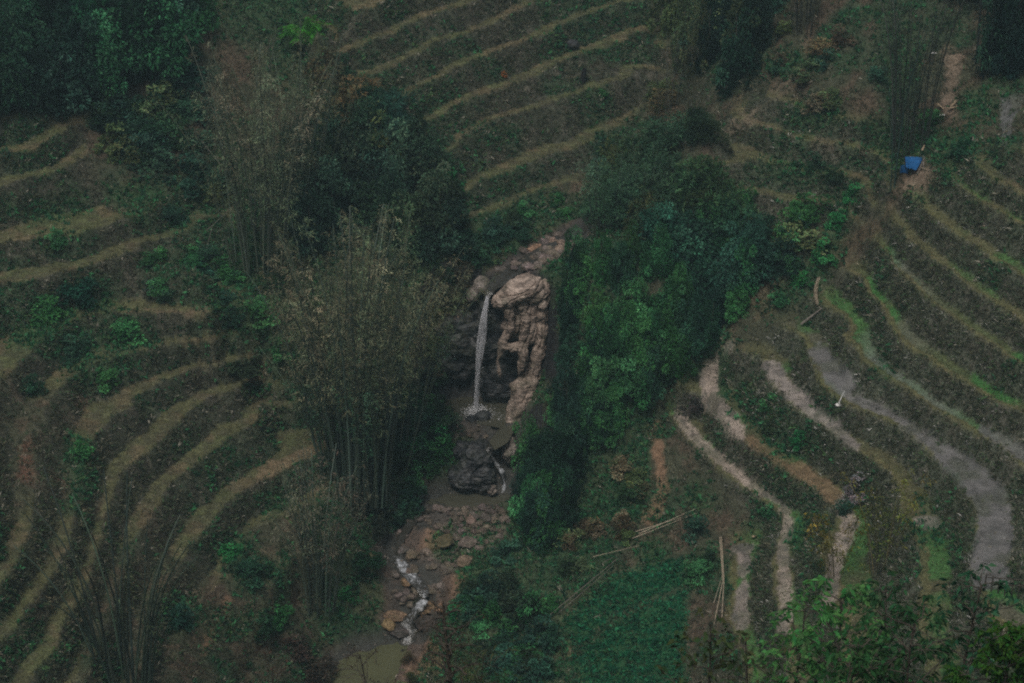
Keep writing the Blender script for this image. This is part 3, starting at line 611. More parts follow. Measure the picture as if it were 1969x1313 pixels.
# ------------------------------------------------------------------ rocks
def lump(name, ells, mat, vox=.09, amp=.18, seed=0, strat=0.0, smooth=10, cut=(1.5, 1.2, 1.1), facet=.10):
    """one solid rock: ellipsoids melted together, then broken up by noise.  ells: (centre, rx, ry, rz, roll)"""
    bm = bmesh.new()
    for c, rx, ry, rz, roll in ells:
        M = Matrix.Translation(Vector(c)) @ Matrix.Rotation(roll, 4, 'Y') @ Matrix.Diagonal((rx, ry, rz, 1))
        bmesh.ops.create_icosphere(bm, subdivisions=4, radius=1, matrix=M)
    me = bpy.data.meshes.new(name + '_raw'); bm.to_mesh(me); bm.free()
    ob = bpy.data.objects.new(name + '_raw', me); COL.objects.link(ob)
    md = ob.modifiers.new('r', 'REMESH'); md.mode = 'VOXEL'; md.voxel_size = vox
    m2 = ob.modifiers.new('s', 'SMOOTH'); m2.factor = .6; m2.iterations = smooth
    dg = bpy.context.evaluated_depsgraph_get(); me2 = bpy.data.meshes.new_from_object(ob.evaluated_get(dg)); bpy.data.objects.remove(ob); bpy.data.meshes.remove(me)
    n = len(me2.vertices); co = np.empty(n * 3, np.float32); no = np.empty(n * 3, np.float32)
    me2.vertices.foreach_get('co', co); me2.vertices.foreach_get('normal', no); co = co.reshape(-1, 3); no = no.reshape(-1, 3)
    d = np.array([mnoise.fractal(Vector(p) * .9 + Vector((seed, 0, 0)), .7, 2.2, 6) * amp - (max(0, .16 - abs(mnoise.noise(Vector((p[0] * cut[0] + seed, p[1] * cut[1], p[2] * cut[2] - p[0] * 1.0))))) * 1.8
                  + max(0, .10 - abs(mnoise.noise(Vector((p[0] * cut[0] * 2.3, p[1] * 2, p[2] * cut[2] * 1.2 + p[0] * .7 + seed))))) * .8) * strat for p in co])
    c0 = np.mean([e[0] for e in ells], 0); c0[2] = co[:, 2].min()
    co = co + no * d[:, None] - c0; me2.vertices.foreach_set('co', co.astype(np.float32).ravel()); me2.update()
    ob = bpy.data.objects.new(name + '_raw', me2); COL.objects.link(ob); md = ob.modifiers.new('d', 'DECIMATE'); md.ratio = facet
    dg = bpy.context.evaluated_depsgraph_get(); me3 = bpy.data.meshes.new_from_object(ob.evaluated_get(dg)); bpy.data.objects.remove(ob); bpy.data.meshes.remove(me2); me2 = me3
    me2.polygons.foreach_set('use_smooth', np.zeros(len(me2.polygons), bool)); me2.update(); me2.name = name; me2.materials.clear(); me2.materials.append(mat)
    return me2, Vector(c0)
def E(u, v, D, rx, ry, rz, roll=0): return (tuple(at_dist(u, v, D)), rx, ry, rz, R(roll))
def chain(pts, n):
    P = np.array(pts, float); d = np.linspace(0, 1, len(P)); t = np.linspace(0, 1, n); Q = np.stack([np.interp(t, d, P[:, k]) for k in range(6)], -1)
    return [E(q[0], q[1], q[2], q[3], q[4], q[5]) for q in Q]
out = thing('rock_outcrop', 'tall tan rock outcrop with hollow ribs and a cave standing right of the waterfall', 'rock outcrop', (0, 0, 0))
parts = [('rounded_cap', [E(1000, 556, 132.7, 1.5, 1.3, .72, -22), E(972, 574, 132.3, .95, .9, .5, -18), E(1028, 560, 133, .9, 1.2, .8, 10)], .4),
         ('side_wall', [E(1062, 620, 133.4, .9, .8, 1.6), E(1050, 715, 132.9, .8, .8, 1.6), E(1030, 790, 131.8, .8, .8, 1.2), E(1012, 612, 132.75, 1.05, .8, 1.25), E(990, 625, 132.9, .8, .7, 1.1)] + chain([(1040, 575, 133, .6, 1.0, .8), (1042, 640, 132.8, .5, .9, .9), (1034, 690, 132.5, .45, .9, .9), (1022, 735, 132, .6, .9, .8), (1004, 770, 131.5, .75, .9, .8), (990, 810, 130.8, .7, .9, .7), (975, 845, 130, .6, .8, .6), (985, 875, 129, .6, .8, .6)], 18)
            + chain([(1018, 590, 132.6, .6, .7, .7), (1026, 640, 132.4, .3, .5, .6), (1010, 660, 132.1, .3, .4, .4)], 7) + chain([(1018, 715, 132.1, .4, .5, .5), (995, 750, 131.6, .45, .5, .6), (990, 790, 131.2, .6, .6, .6)], 7), .45),
         ('ledge', chain([(1045, 545, 133.7, .6, .6, .35), (1062, 522, 134.6, .6, .6, .3), (1085, 500, 135.6, .7, .6, .3), (1105, 478, 136.4, .6, .6, .25)], 7), .3),
         ('hanging_rib', chain([(1006, 588, 132.2, .35, .5, .5), (1011, 625, 132, .24, .4, .5), (1004, 655, 131.9, .2, .35, .4)], 7), .25),
         ('hanging_rib', chain([(978, 592, 132.2, .4, .5, .4), (984, 625, 132.1, .2, .4, .4), (968, 655, 131.9, .28, .4, .3)], 7), .25),
         ('arch', chain([(962, 722, 131.6, .14, .25, .3), (957, 690, 131.6, .18, .3, .4), (964, 664, 131.7, .3, .35, .3), (985, 668, 131.7, .3, .4, .28), (1005, 662, 131.7, .3, .4, .3), (1008, 690, 131.6, .22, .35, .4), (998, 716, 131.6, .15, .3, .35)], 22), .25)]
for nm, es, st in parts:
    me, c = lump(nm, es, M_rock, .06, .15, len(nm), st * 1.15, 20, (2.3, 1.5, .45) if 'cap' not in nm else (.8, .8, 2.4), .2); obj(nm, me, out, c)
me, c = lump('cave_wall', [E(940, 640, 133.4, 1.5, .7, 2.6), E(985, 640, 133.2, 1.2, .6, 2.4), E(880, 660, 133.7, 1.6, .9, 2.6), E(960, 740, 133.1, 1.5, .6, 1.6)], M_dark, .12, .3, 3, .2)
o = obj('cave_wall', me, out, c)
me, c = lump('boulder', [E(925, 548, 133.4, .62, .7, .5, -30), E(908, 566, 133.2, .4, .6, .5)], M_stone, .08, .12, 5)
tag(obj('boulder', me, None, c), 'grey rock at the lip left of the waterfall head', 'boulder')
me, c = lump('boulder', [E(928, 800, 130.9, .5, .45, .35), E(905, 806, 130.6, .35, .4, .25)], M_dark, .07, .12, 8)
tag(obj('boulder', me, None, c), 'low dark rock right under the splash of the waterfall', 'boulder')
darkrock = [('big black wet rock between bamboo bank and the white cascade', [E(915, 885, 127.7, 1.1, 1.1, .9, -30), E(898, 915, 127.2, 1.1, 1, .85, -20), E(930, 915, 127.0, .75, .9, .8)], M_dark),
            ('slanting dark rock left above the black rocks, under the gravel bank', [E(892, 862, 128.9, .75, .9, .5, -35), E(925, 858, 128.6, .6, .7, .45, -20)], M_dark),
            ('dark blocky rock at the foot of the black rocks in the middle pool', [E(930, 938, 126.7, .7, .6, .5, -20), E(900, 935, 126.8, .5, .5, .4)], M_dark),
            ('brownish wedge rock between black rocks and the foot of the cascade', [E(945, 942, 126.4, .42, .45, .38, -35)], M_stone),
            ('grey rock slab right of the top of the white cascade', [E(978, 872, 128.2, .45, .7, .7, 15), E(972, 850, 128.8, .5, .6, .5)], M_stone)]
for k, (lb, es, mt) in enumerate(darkrock):
    me, c = lump('boulder', es, mt, .07, .26, 11 + k, .55, 16, (1.2, 1, 1.6)); tag(obj('boulder', me, None, c), lb, 'boulder')
# shared stones
ROCKS = []
for s in range(7):
    bm = bmesh.new(); bmesh.ops.create_icosphere(bm, subdivisions=2, radius=1)
    for v in bm.verts:
        p = v.co.copy(); k = mnoise.fractal(p * 1.1 + Vector((s * 9.1, 0, 0)), 1, 2, 4); q = mnoise.cell(p * 1.3 + Vector((s * 3.3, 1, 2)))
        v.co = p * (1 + .38 * k + .12 * q); v.co.z *= .62; v.co.x *= 1 + .25 * math.sin(s)
    me = bpy.data.meshes.new('stone'); bm.to_mesh(me); bm.free(); me.materials.append(M_stone)
    me.polygons.foreach_set('use_smooth', np.array([False] * len(me.polygons))); ROCKS.append(me)
def rock(p, r, label, group=None, c=None, cat='boulder', name='boulder'):
    o = obj(name, random.choice(ROCKS), None, p + Vector((0, 0, r * .18)))
    o.rotation_euler = (random.uniform(-.3, .3), random.uniform(-.3, .3), random.uniform(0, 6.28)); o.scale = (r * random.uniform(.85, 1.2), r * random.uniform(.7, 1), r * random.uniform(.7, 1))
    b = random.uniform(.6, 1.25) if c is None else 1; o.color = (*((b, b * random.uniform(.9, 1), b * random.uniform(.82, 1)) if c is None else c), 1)
    return tag(o, label, cat, group)
BIG = [(1029, 480, .42, 'orange tinted boulder on the stream bank above the fall', (1.5, 1.1, .85)), (972, 541, .38, 'round brownish stone just behind the rounded cap of the outcrop', (1.1, .95, .85)),
       (1020, 517, .55, 'long grey boulder lying across the upper stream above the cap', None), (1050, 505, .5, 'rounded grey boulder right of the long one in the upper stream', None),
       (1075, 483, .5, 'pale flat boulder at the right bank of the upper stream', (1.5, 1.3, 1.15)), (1082, 472, .42, 'pale boulder just behind the flat one on the upper stream', (1.3, 1.1, 1)), (1065, 466, .35, 'pinkish stone at the head of the upper stream bed', (1.3, 1.05, .95)),
       (1218, 402, .5, 'pale grey boulder among green bamboo right of the stream head', (1.5, 1.35, 1.3)), (850, 782, .55, 'dark rock at the left edge of the plunge pool', (.5, .45, .42)), (905, 1005, .42, 'largest pinkish rock in the rubble below the middle pool', (1.2, 1, .95)),
       (935, 1000, .36, 'long dark stone in the rubble at the right', (.6, .6, .6)), (800, 1000, .4, 'dark rock at the left end of the rubble below the bamboo', (.5, .5, .5)), (795, 1072, .55, 'yellowish grey boulder beside the white water left of the pebble bank', (1.1, 1, .8)), (820, 1065, .4, 'flat grey stone on the sand mound edge', None),
       (855, 1045, .75, 'mossy overhanging slab right of the sand mound', (.7, .7, .45)), (898, 1048, .6, 'big grey rock at the right bank below the rubble', (.9, .85, .82)), (895, 1085, .55, 'tan rock on the right bank below the big grey one', (1.2, 1.05, .85)),
       (785, 1122, .6, 'long tan ledge on the left bank above the lower cascade', (1.5, 1.15, .8)), (820, 1172, .55, 'tan ledge splitting the lower cascade in two', (1.4, 1.1, .75)), (850, 1172, .5, 'tan ledge right of the lower cascade', (1.5, 1.1, .8)), (762, 1190, .55, 'tan rock left of the lower cascade', (1.2, .95, .7)),
       (747, 1202, .5, 'ochre rock at the far left of the lower cascade', (1.2, 1., .6)), (765, 1218, .7, 'dark rock at the left foot of the lower cascade', (.4, .4, .42)), (820, 1200, .75, 'dark rock at the right foot of the lower cascade', (.35, .33, .33)), (775, 1062, .4, 'grey rock in the white water left of the sand mound', (.8, .8, .85)), (1000, 965, .4, 'grey rock where the cascade meets the middle pool', None)]
for u, v, r, lb, c in BIG: rock(hit(u, v), r, lb, None, c)
def in_poly(P, n):
    P = np.array(P, float); out = []
    while len(out) < n:
        u = rng.uniform(P[:, 0].min(), P[:, 0].max()); v = rng.uniform(P[:, 1].min(), P[:, 1].max()); ins = False; x0, y0 = P[-1]
        for x1, y1 in P:
            if (y1 > v) != (y0 > v) and u < (x0 - x1) * (v - y1) / (y0 - y1) + x1: ins = not ins
            x0, y0 = x1, y1
        if ins: out.append((u, v))
    return out
for poly, n, r0, r1, lb, g in (([(830, 978), (970, 975), (985, 1010), (960, 1055), (905, 1058), (860, 1030), (800, 1000)], 112, .08, .32, 'loose stone in the rubble bed below the middle pool', 'stones of the rubble bed'),
                               ([(810, 1060), (880, 1058), (900, 1085), (862, 1108), (815, 1092)], 28, .08, .2, 'small pebble on the pebble bank beside the white water', 'stones of the pebble bank'),
                               ([(960, 522), (1000, 488), (1050, 458), (1120, 445), (1110, 478), (1060, 508), (1010, 528)], 70, .12, .42, 'loose stone in the stream bed above the waterfall', 'stones of the upper stream'),
                               ([(765, 1085), (822, 1092), (860, 1150), (835, 1185), (790, 1175), (745, 1150)], 46, .10, .38, 'tan stone in the steep bed above the lower cascade', 'stones above the lower cascade'),
                               ([(762, 995), (800, 985), (800, 1050), (790, 1085), (755, 1085)], 26, .08, .28, 'wet stone in the stream left of the sand mound', 'stones left of the sand mound'),
                               ([(862, 810), (930, 814), (936, 848), (880, 838)], 16, .08, .2, 'small stone on the gravel bank in front of the plunge pool', 'stones of the gravel bank')):
    for u, v in in_poly(poly, n): rock(hit(u, v), rng.uniform(r0, r1), lb, g, None, 'stone', 'stone')

# ------------------------------------------------------------------ shrubs and trees
def unit(n):
    d = rng.normal(size=(n, 3)); return d / np.linalg.norm(d, axis=1)[:, None]
def crown(name, n, nclump, shape, ll, lw, seed, base=0.0, up=.3, cv=.35):
    """leaf cloud about 1 m tall and 1 m wide (scaled later): clumps spread through the volume"""
    r = np.random.default_rng(seed); C = []
    while len(C) < nclump:
        p = r.uniform(-1, 1, 3); z = p[2] * .5 + .5
        if shape == 'cone': lim = (1 - z) ** .7 * .95 + .08
        elif shape == 'dome': lim = math.sqrt(max(0, 1 - (z * .95) ** 2))
        else: lim = math.sqrt(max(0, 1 - (2 * z - 1) ** 2)) * (.8 + .3 * z)
        if math.hypot(p[0], p[1]) < lim: C.append((p[0] * .5, p[1] * .5, base + z * (1 - base)))
    C = np.array(C); cr = r.uniform(.09, .2, nclump); cb = np.exp(r.normal(0, .34, nclump)) * (.9 + .2 * C[:, 2])  # lit tops and dark gaps are put into the clump leaf colour
    k = r.integers(0, nclump, n); d = unit(n); rad = cr[k] * r.uniform(.3, 1.0, n) ** .5
    P = C[k] + d * rad[:, None] * [1, 1, .8]; P[:, 2] = np.maximum(P[:, 2], .01)
    D = d + [0, 0, up] + r.normal(size=(n, 3)) * .5
    mb = MB(); c = (cb[k] * r.uniform(.75, 1.3, n))[:, None] * np.array([1, 1, 1]); c[:, 0] *= r.uniform(.8, 1.35, n)
    mb.leaves(P, D, ll * r.uniform(.7, 1.3, n), lw * r.uniform(.7, 1.3, n), c, .15); return mb.mesh(name, M_leaf)
def stems(name, seed, n=5, h=.8, r0=.012, sp=.3):
    r = np.random.default_rng(seed); mb = MB()
    for k in range(n):
        a = r.uniform(0, 6.28); t = np.linspace(0, 1, 6)[:, None]; e = np.array([math.cos(a) * sp * r.uniform(.3, 1), math.sin(a) * sp * r.uniform(.3, 1), h * r.uniform(.7, 1)])
        mb.tube(e * np.c_[t ** 1.3, t ** 1.3, t] + r.normal(size=(6, 3)) * .01 * t, r0 * (1 - .7 * t[:, 0]), 5)
    return mb.mesh(name, M_wood)
BUSH = [crown('foliage', 1500, 20, 'dome', .085, .05, 100 + s) for s in range(4)]
UPR = [crown('crown', 4200, 30, 'cone' if s % 2 else 'egg', .060, .026, 200 + s, .06, -.1) for s in range(4)]
FEA = [crown('foliage', 2200, 26, 'dome', .12, .022, 300 + s, 0, .5) for s in range(3)]
STEM = [stems('stem', 400 + s) for s in range(3)]; TRUNK = [stems('trunk', 410 + s, 1, .95, .02, .06) for s in range(3)]
def jit(c, k=.22):
    b = 1 if k == 0 else math.exp(random.gauss(0, k * 1.15)); return (c[0] * b * random.uniform(.88, 1.14), c[1] * b, c[2] * b * random.uniform(.85, 1.15))
def bush(p, w, h, c, label, group=None, meshes=None, name='bush', cat='bush', sink=.1):
    o = obj(name, random.choice(meshes or BUSH), None, p - Vector((0, 0, h * sink)), jit(c, .22 if group else .06)); o.rotation_euler = (0, 0, random.uniform(0, 6.28)); o.scale = (w, w * random.uniform(.85, 1.15), h)
    return tag(o, label, cat, group)
def tree(p, w, h, c, label, group=None, crowns=None, trunks=None, name='tree', cat='tree'):
    t = thing(name, label, cat, p - Vector((0, 0, .1)), random.uniform(0, 6.28), group)
    a = obj('crown', random.choice(crowns or UPR), t, None, jit(c)); a.scale = (w, w, h)
    b = obj('trunk', random.choice(trunks or TRUNK), t); b.scale = (h * .8, h * .8, h)
    return t
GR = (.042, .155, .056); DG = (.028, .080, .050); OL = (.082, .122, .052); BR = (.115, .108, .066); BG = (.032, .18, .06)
def thicket(poly, n, fn, wr, hr, cols, label, group, **kw):
    for u, v in in_poly(poly, n):
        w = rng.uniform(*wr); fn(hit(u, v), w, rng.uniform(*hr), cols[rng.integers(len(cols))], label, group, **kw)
thicket([(1080, 580), (1120, 520), (1300, 500), (1440, 510), (1445, 600), (1385, 655), (1290, 740), (1230, 830), (1150, 870), (1090, 900), (1052, 860), (1076, 780), (1078, 680)], 84, tree, (1.3, 2.3), (2.2, 4.2), [GR, GR, (.05, .16, .06), DG, (.03, .10, .05)], 'green leafy tree in the thicket on the ravine slope right of the waterfall', 'trees of the ravine thicket')
thicket([(1260, 490), (1440, 500), (1445, 590), (1390, 650), (1300, 640)], 26, tree, (2, 3.4), (2.4, 4.4), [DG, (.028, .085, .062), (.034, .11, .065)], 'dark bluish green tree at the shaded upper right of the ravine thicket', 'shaded trees of the ravine thicket')  # shade on this side of the thicket is put into darker leaf colours
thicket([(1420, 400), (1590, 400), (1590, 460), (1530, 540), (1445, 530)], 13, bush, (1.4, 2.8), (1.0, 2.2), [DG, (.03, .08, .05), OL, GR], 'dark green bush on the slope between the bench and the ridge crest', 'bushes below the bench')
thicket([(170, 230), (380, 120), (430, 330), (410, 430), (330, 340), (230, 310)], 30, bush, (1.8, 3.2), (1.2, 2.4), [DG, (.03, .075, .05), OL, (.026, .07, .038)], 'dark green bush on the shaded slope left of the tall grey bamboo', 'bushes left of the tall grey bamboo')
thicket([(240, 500), (560, 470), (560, 580), (300, 590)], 16, bush, (.9, 2.2), (.4, .9), [GR, DG, (.03, .09, .055)], 'low green bush on the left slope under the tall grey bamboo', 'low bushes on the left slope')
thicket([(1020, 880), (1060, 860), (1100, 900), (1085, 1030), (1010, 1075), (1005, 1000)], 26, tree, (1.6, 2.6), (2.6, 4.6), [GR, (.02, .06, .038)], 'upright green tree in the dense column right of the rubble bed', 'trees right of the rubble bed')
thicket([(1080, 560), (1110, 550), (1110, 640), (1085, 680)], 8, tree, (.9, 1.4), (2.6, 3.8), [DG, (.018, .055, .035)], 'slender dark green tree close beside the rock outcrop', 'slender trees beside the outcrop', crowns=[UPR[1], UPR[3]])
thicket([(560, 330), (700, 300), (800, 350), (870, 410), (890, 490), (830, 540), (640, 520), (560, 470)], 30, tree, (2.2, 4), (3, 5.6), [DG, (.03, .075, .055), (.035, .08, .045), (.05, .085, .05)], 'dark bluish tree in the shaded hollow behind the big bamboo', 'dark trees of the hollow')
thicket([(-120, 20), (330, -60), (370, 90), (300, 220), (180, 210), (-120, 270)], 46, tree, (2.5, 4.8), (3.5, 7), [DG, (.024, .105, .045), (.016, .045, .03)], 'dark green tree of the wood in the upper left corner', 'trees of the upper left wood')
thicket([(1280, -30), (1500, -30), (1490, 110), (1420, 200), (1340, 180), (1275, 70)], 26, tree, (2, 4), (3, 6), [DG, (.016, .04, .03), OL], 'dark tree in the wooded gully at the top right of the back terraces', 'trees of the top gully')
thicket([(1130, 330), (1250, 270), (1400, 340), (1420, 460), (1290, 480), (1140, 450)], 30, bush, (2, 3.8), (2, 3.6), [(.05, .115, .055), OL, (.045, .105, .06)], 'feathery olive green bush on the slope above the ravine thicket', 'bushes above the ravine thicket', meshes=FEA)
thicket([(600, 130), (700, 150), (770, 270), (840, 320), (700, 300), (620, 260)], 20, bush, (1.9, 3.4), (1.6, 3), [OL, (.07, .065, .035), DG], 'olive brown bush at the left ends of the back terraces', 'bushes at the left ends of the back terraces', meshes=FEA + BUSH)
thicket([(1790, -30), (2060, -30), (2060, 120), (1900, 150), (1860, 60)], 16, tree, (2, 4), (4, 7), [DG, (.012, .03, .024)], 'dark tree in the upper right corner', 'trees in the upper right corner')
thicket([(775, 780), (820, 740), (850, 800), (865, 850), (880, 900), (830, 940), (790, 960), (760, 900)], 20, bush, (1.3, 2.5), (1.1, 2.2), [GR, DG, (.03, .06, .035)], 'green bush on the bank between the big bamboo and the black rocks', 'bushes beside the black rocks')
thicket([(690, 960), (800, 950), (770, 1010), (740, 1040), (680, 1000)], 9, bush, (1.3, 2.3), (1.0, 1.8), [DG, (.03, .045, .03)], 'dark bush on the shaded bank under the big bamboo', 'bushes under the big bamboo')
thicket([(815, 560), (880, 520), (920, 560), (900, 640), (870, 740), (830, 740)], 22, bush, (1.2, 2.5), (1.2, 2.2), [BR, OL, (.05, .05, .035), DG], 'dry grey green bush overhanging the cliff left of the waterfall', 'bushes left of the waterfall', meshes=FEA, sink=.25)
thicket([(880, 450), (960, 430), (1010, 440), (960, 490), (900, 510)], 10, bush, (1.2, 2.4), (.8, 1.4), [OL, (.03, .06, .03), DG], 'low green bush on the bank above the waterfall head', 'bushes above the waterfall head')
thicket([(890, 1140), (960, 1060), (1010, 1100), (1080, 1180), (1100, 1330), (880, 1330)], 26, bush, (1, 2.4), (.9, 2), [GR, (.03, .055, .03), DG], 'leafy green bush on the bank right of the lower cascade', 'bushes right of the lower cascade')
thicket([(1090, 900), (1230, 850), (1250, 960), (1210, 1080), (1080, 1110), (1080, 1000)], 24, bush, (.8, 1.8), (.6, 1.4), [OL, (.03, .065, .032), BR], 'small olive bush on the open slope left of the dirt path', 'bushes on the open slope')
thicket([(560, 560), (640, 600), (650, 700), (600, 720), (560, 650)], 8, bush, (1, 2), (.8, 1.6), [BR, OL], 'dry brown bush left of the big bamboo culms', 'bushes left of the big bamboo', meshes=FEA)
thicket([(1440, 60), (1600, 20), (1690, 120), (1690, 260), (1560, 240), (1480, 200)], 12, bush, (.9, 2.2), (.6, 1.3), [OL, DG, BR], 'low dark bush on the brown slope above the blue shelter', 'bushes on the brown slope')
thicket([(1270, 180), (1360, 190), (1400, 250), (1330, 300), (1260, 270)], 10, bush, (1.2, 2.4), (1, 2), [BR, OL, (.03, .06, .035)], 'grey brown bush in the gully behind the feathery bushes', 'bushes in the gully', meshes=FEA)
thicket([(760, 1260), (900, 1240), (900, 1340), (760, 1340)], 6, bush, (.8, 1.4), (.5, 1.), [BR, OL], 'dry twiggy bush on the brown bank below the lower cascade', 'bushes below the lower cascade', meshes=FEA)
ONE = [(1540, 862, 1.3, .95, BG, 'bright emerald bush on the green riser of the right terraces'), (1476, 992, .9, .7, GR, 'small round green bush on the riser left of the yellow bamboo'), (1335, 1030, 1.5, 1.6, DG, 'dark green bush right of the leaning bundle of pale poles'),
       (1478, 785, 1.0, 1.0, GR, 'green bush on the riser left of the muddy third terrace'), (1340, 1110, 1.5, 1.2, GR, 'green bush at the corner of the crop field by the tall pale pole'), (1478, 838, 1.2, .8, (.03, .06, .03), 'dull green bush left of the emerald bush'),
       (1370, 1085, 1.3, 1.1, (.03, .075, .035), 'green bush directly left of the tall pale pole'), (1560, 320, 1.8, 1.2, DG, 'dark bush on the bench left of the blue shelter'), (1640, 390, 1.3, 1.2, BG, 'bright green bush on the ridge left of the dark bamboo foot'),
       (1610, 440, 1.3, 1.4, BG, 'bright green bush lower down the ridge crest'), (1585, 500, 1.5, 1.3, BG, 'bright green bush midway along the ridge crest'), (1545, 545, 1.3, .9, BG, 'bright green bush at the lower end of the ridge crest'),
       (1495, 585, 1.3, .7, GR, 'low green bush where the ridge meets the ravine thicket'), (835, 860, 1.8, 1.5, BG, 'bright green bush at the left edge of the gravel bank'), (867, 380, 1.6, 2.2, (.03, .15, .05), 'bright green drooping bush at the edge of the dark hollow'),
       (1070, 390, 1.0, .8, GR, 'round green bush on the lowest back terrace'), (1010, 412, 1.3, .8, GR, 'wide green bush below the lowest back terrace'), (1087, 418, .9, .7, GR, 'small green bush right of the wide one under the back terraces'),
       (1155, 185, .8, .6, GR, 'tiny green bush on the back terrace below the dark hole'), (805, 1168, .8, .7, (.05, .05, .03), 'dry bush hanging over the ledge by the lower cascade'), (880, 1185, 1.2, 1.3, BG, 'bright green bush right of the thin sapling trunk'),
       (665, 1150, 1.2, .8, BG, 'green bush beside the foot of the small bamboo'), (700, 1100, 2.2, 1.1, (.025, .075, .035), 'wide green bush left of the dirt path to the stream'), (480, 1110, 2, 1.3, (.02, .06, .035), 'green bush on the lower left slope right of the sparse bamboo'),
       (530, 1190, 2.2, 1.3, GR, 'broad green bush on the slope left of the small bamboo'), (445, 1065, 1.4, .9, BG, 'bright green bush below the lowest olive terrace'), (350, 1200, 1.6, 1.3, DG, 'dark green bush right of the sparse bamboo culms'),
       (500, 1225, 1.8, 1.1, (.02, .055, .03), 'dark green bush low on the slope above the lower pool'), (600, 1300, 2.4, 1.5, (.05, .045, .035), 'dark brown bush on the left bank of the lower pool'), (570, 1250, 2, 1.3, (.06, .05, .038), 'dry brown bush above the lower pool bank'),
       (150, 580, 2.6, 1.5, (.018, .07, .04), 'wide dark green bush on the left terraces under the long olive strip'), (90, 610, 2.4, 1.3, GR, 'green bush at the far left under the olive strip'), (245, 655, 2, 1.6, GR, 'tall green bush on the riser in the middle of the left terraces'),
       (140, 680, 2.4, 1.5, DG, 'dark bush on the left riser above the small brown strip'), (505, 625, 2.2, 1.6, GR, 'green bush left of the big bamboo above the brown path'), (450, 630, 1.5, 1.2, (.02, .06, .035), 'smaller green bush next to the one above the brown path'),
       (552, 700, 1.7, 1.4, GR, 'green bush directly right of the brown path by the big bamboo'), (110, 475, 1.5, 1, GR, 'green bush on the upper left riser at the olive strip end'), (330, 430, 1.8, 1.4, (.018, .055, .035), 'dark green bush left of the fallen pole on the left slope'),
       (205, 740, 1.6, 1.2, GR, 'round green bush at the end of the small brown strip'), (160, 880, 1.4, 1.0, GR, 'green bush beside the red earth on the left'), (60, 760, 1.4, 1.3, DG, 'dark bush at the left edge above the red earth'),
       (470, 715, 2.2, .8, (.03, .05, .03), 'low dark green bush topping the shaded riser by the brown path'), (1010, 1190, 1.2, .9, BG, 'bright leafy bush left of the crop field path'), (1600, 345, 1.4, .9, (.025, .055, .03), 'small dark bush on the bench nearest the blue shelter'),
       (1790, 240, 1.6, 1.2, GR, 'green bush behind the blue shelter by the pale planks'), (1960, 110, 1.2, .8, (.04, .16, .05), 'light green fan of leaves at the right edge near the grey post'), (1850, 300, 1.8, .9, (.02, .07, .035), 'spreading green bush right of the blue shelter'),
       (1650, 960, 1.6, 1.4, (.16, .15, .135), 'pale greyish dry bush on the right terraces by the yellow bamboo'), (1625, 985, 1.2, .8, DG, 'dark bush at the foot of the pale dry bush'), (1330, 790, 1.3, 1.2, (.07, .07, .06), 'grey dry bush at the upper end of the lowest muddy strip')]
for u, v, w, h, c, lb in ONE: bush(hit(u, v), w, h, c, lb)
def fern(p, lb, c, L=1.6, n=16):
    mb = MB()
    for k in range(n):
        a = rng.uniform(0, 6.28); e = rng.uniform(.5, 1.2); t = np.linspace(.1, 1, 16); LL = L * rng.uniform(.7, 1.1)
        P = np.stack([np.cos(a) * LL * .7 * t, np.sin(a) * LL * .7 * t, LL * (e * t - .75 * t ** 2)], -1)
        mb.tube(P, .015, 4, (.8, .9, .6))
        for sgn in (-1, 1):
            D = np.stack([-np.sin(a) * sgn + .5 * np.cos(a), np.cos(a) * sgn + .5 * np.sin(a), np.full_like(a, -.3)], -1); D = np.tile(D, (len(P), 1))
            mb.leaves(P, D, L * .28 * (1.1 - t), .1, rng.uniform(.7, 1.3, (len(P), 1)) * np.ones(3), .2)
    return tag(obj('palm_bush', mb.mesh('palm_bush', M_leaf), None, p, c), lb, 'palm bush')
fern(hit(590, 110) + Vector((0, 0, 1.2)), 'bright yellow green drooping palm like bush left of the back terraces', (.05, .2, .03), 2.4, 26)
fern(hit(150, 150) + Vector((0, 0, 1)), 'dark green drooping fronds at the edge of the upper left wood', (.02, .10, .04), 2.6, 22)
fern(hit(210, 110) + Vector((0, 0, 2)), 'green drooping fronds high in the upper left wood', (.02, .09, .04), 2.6, 22)

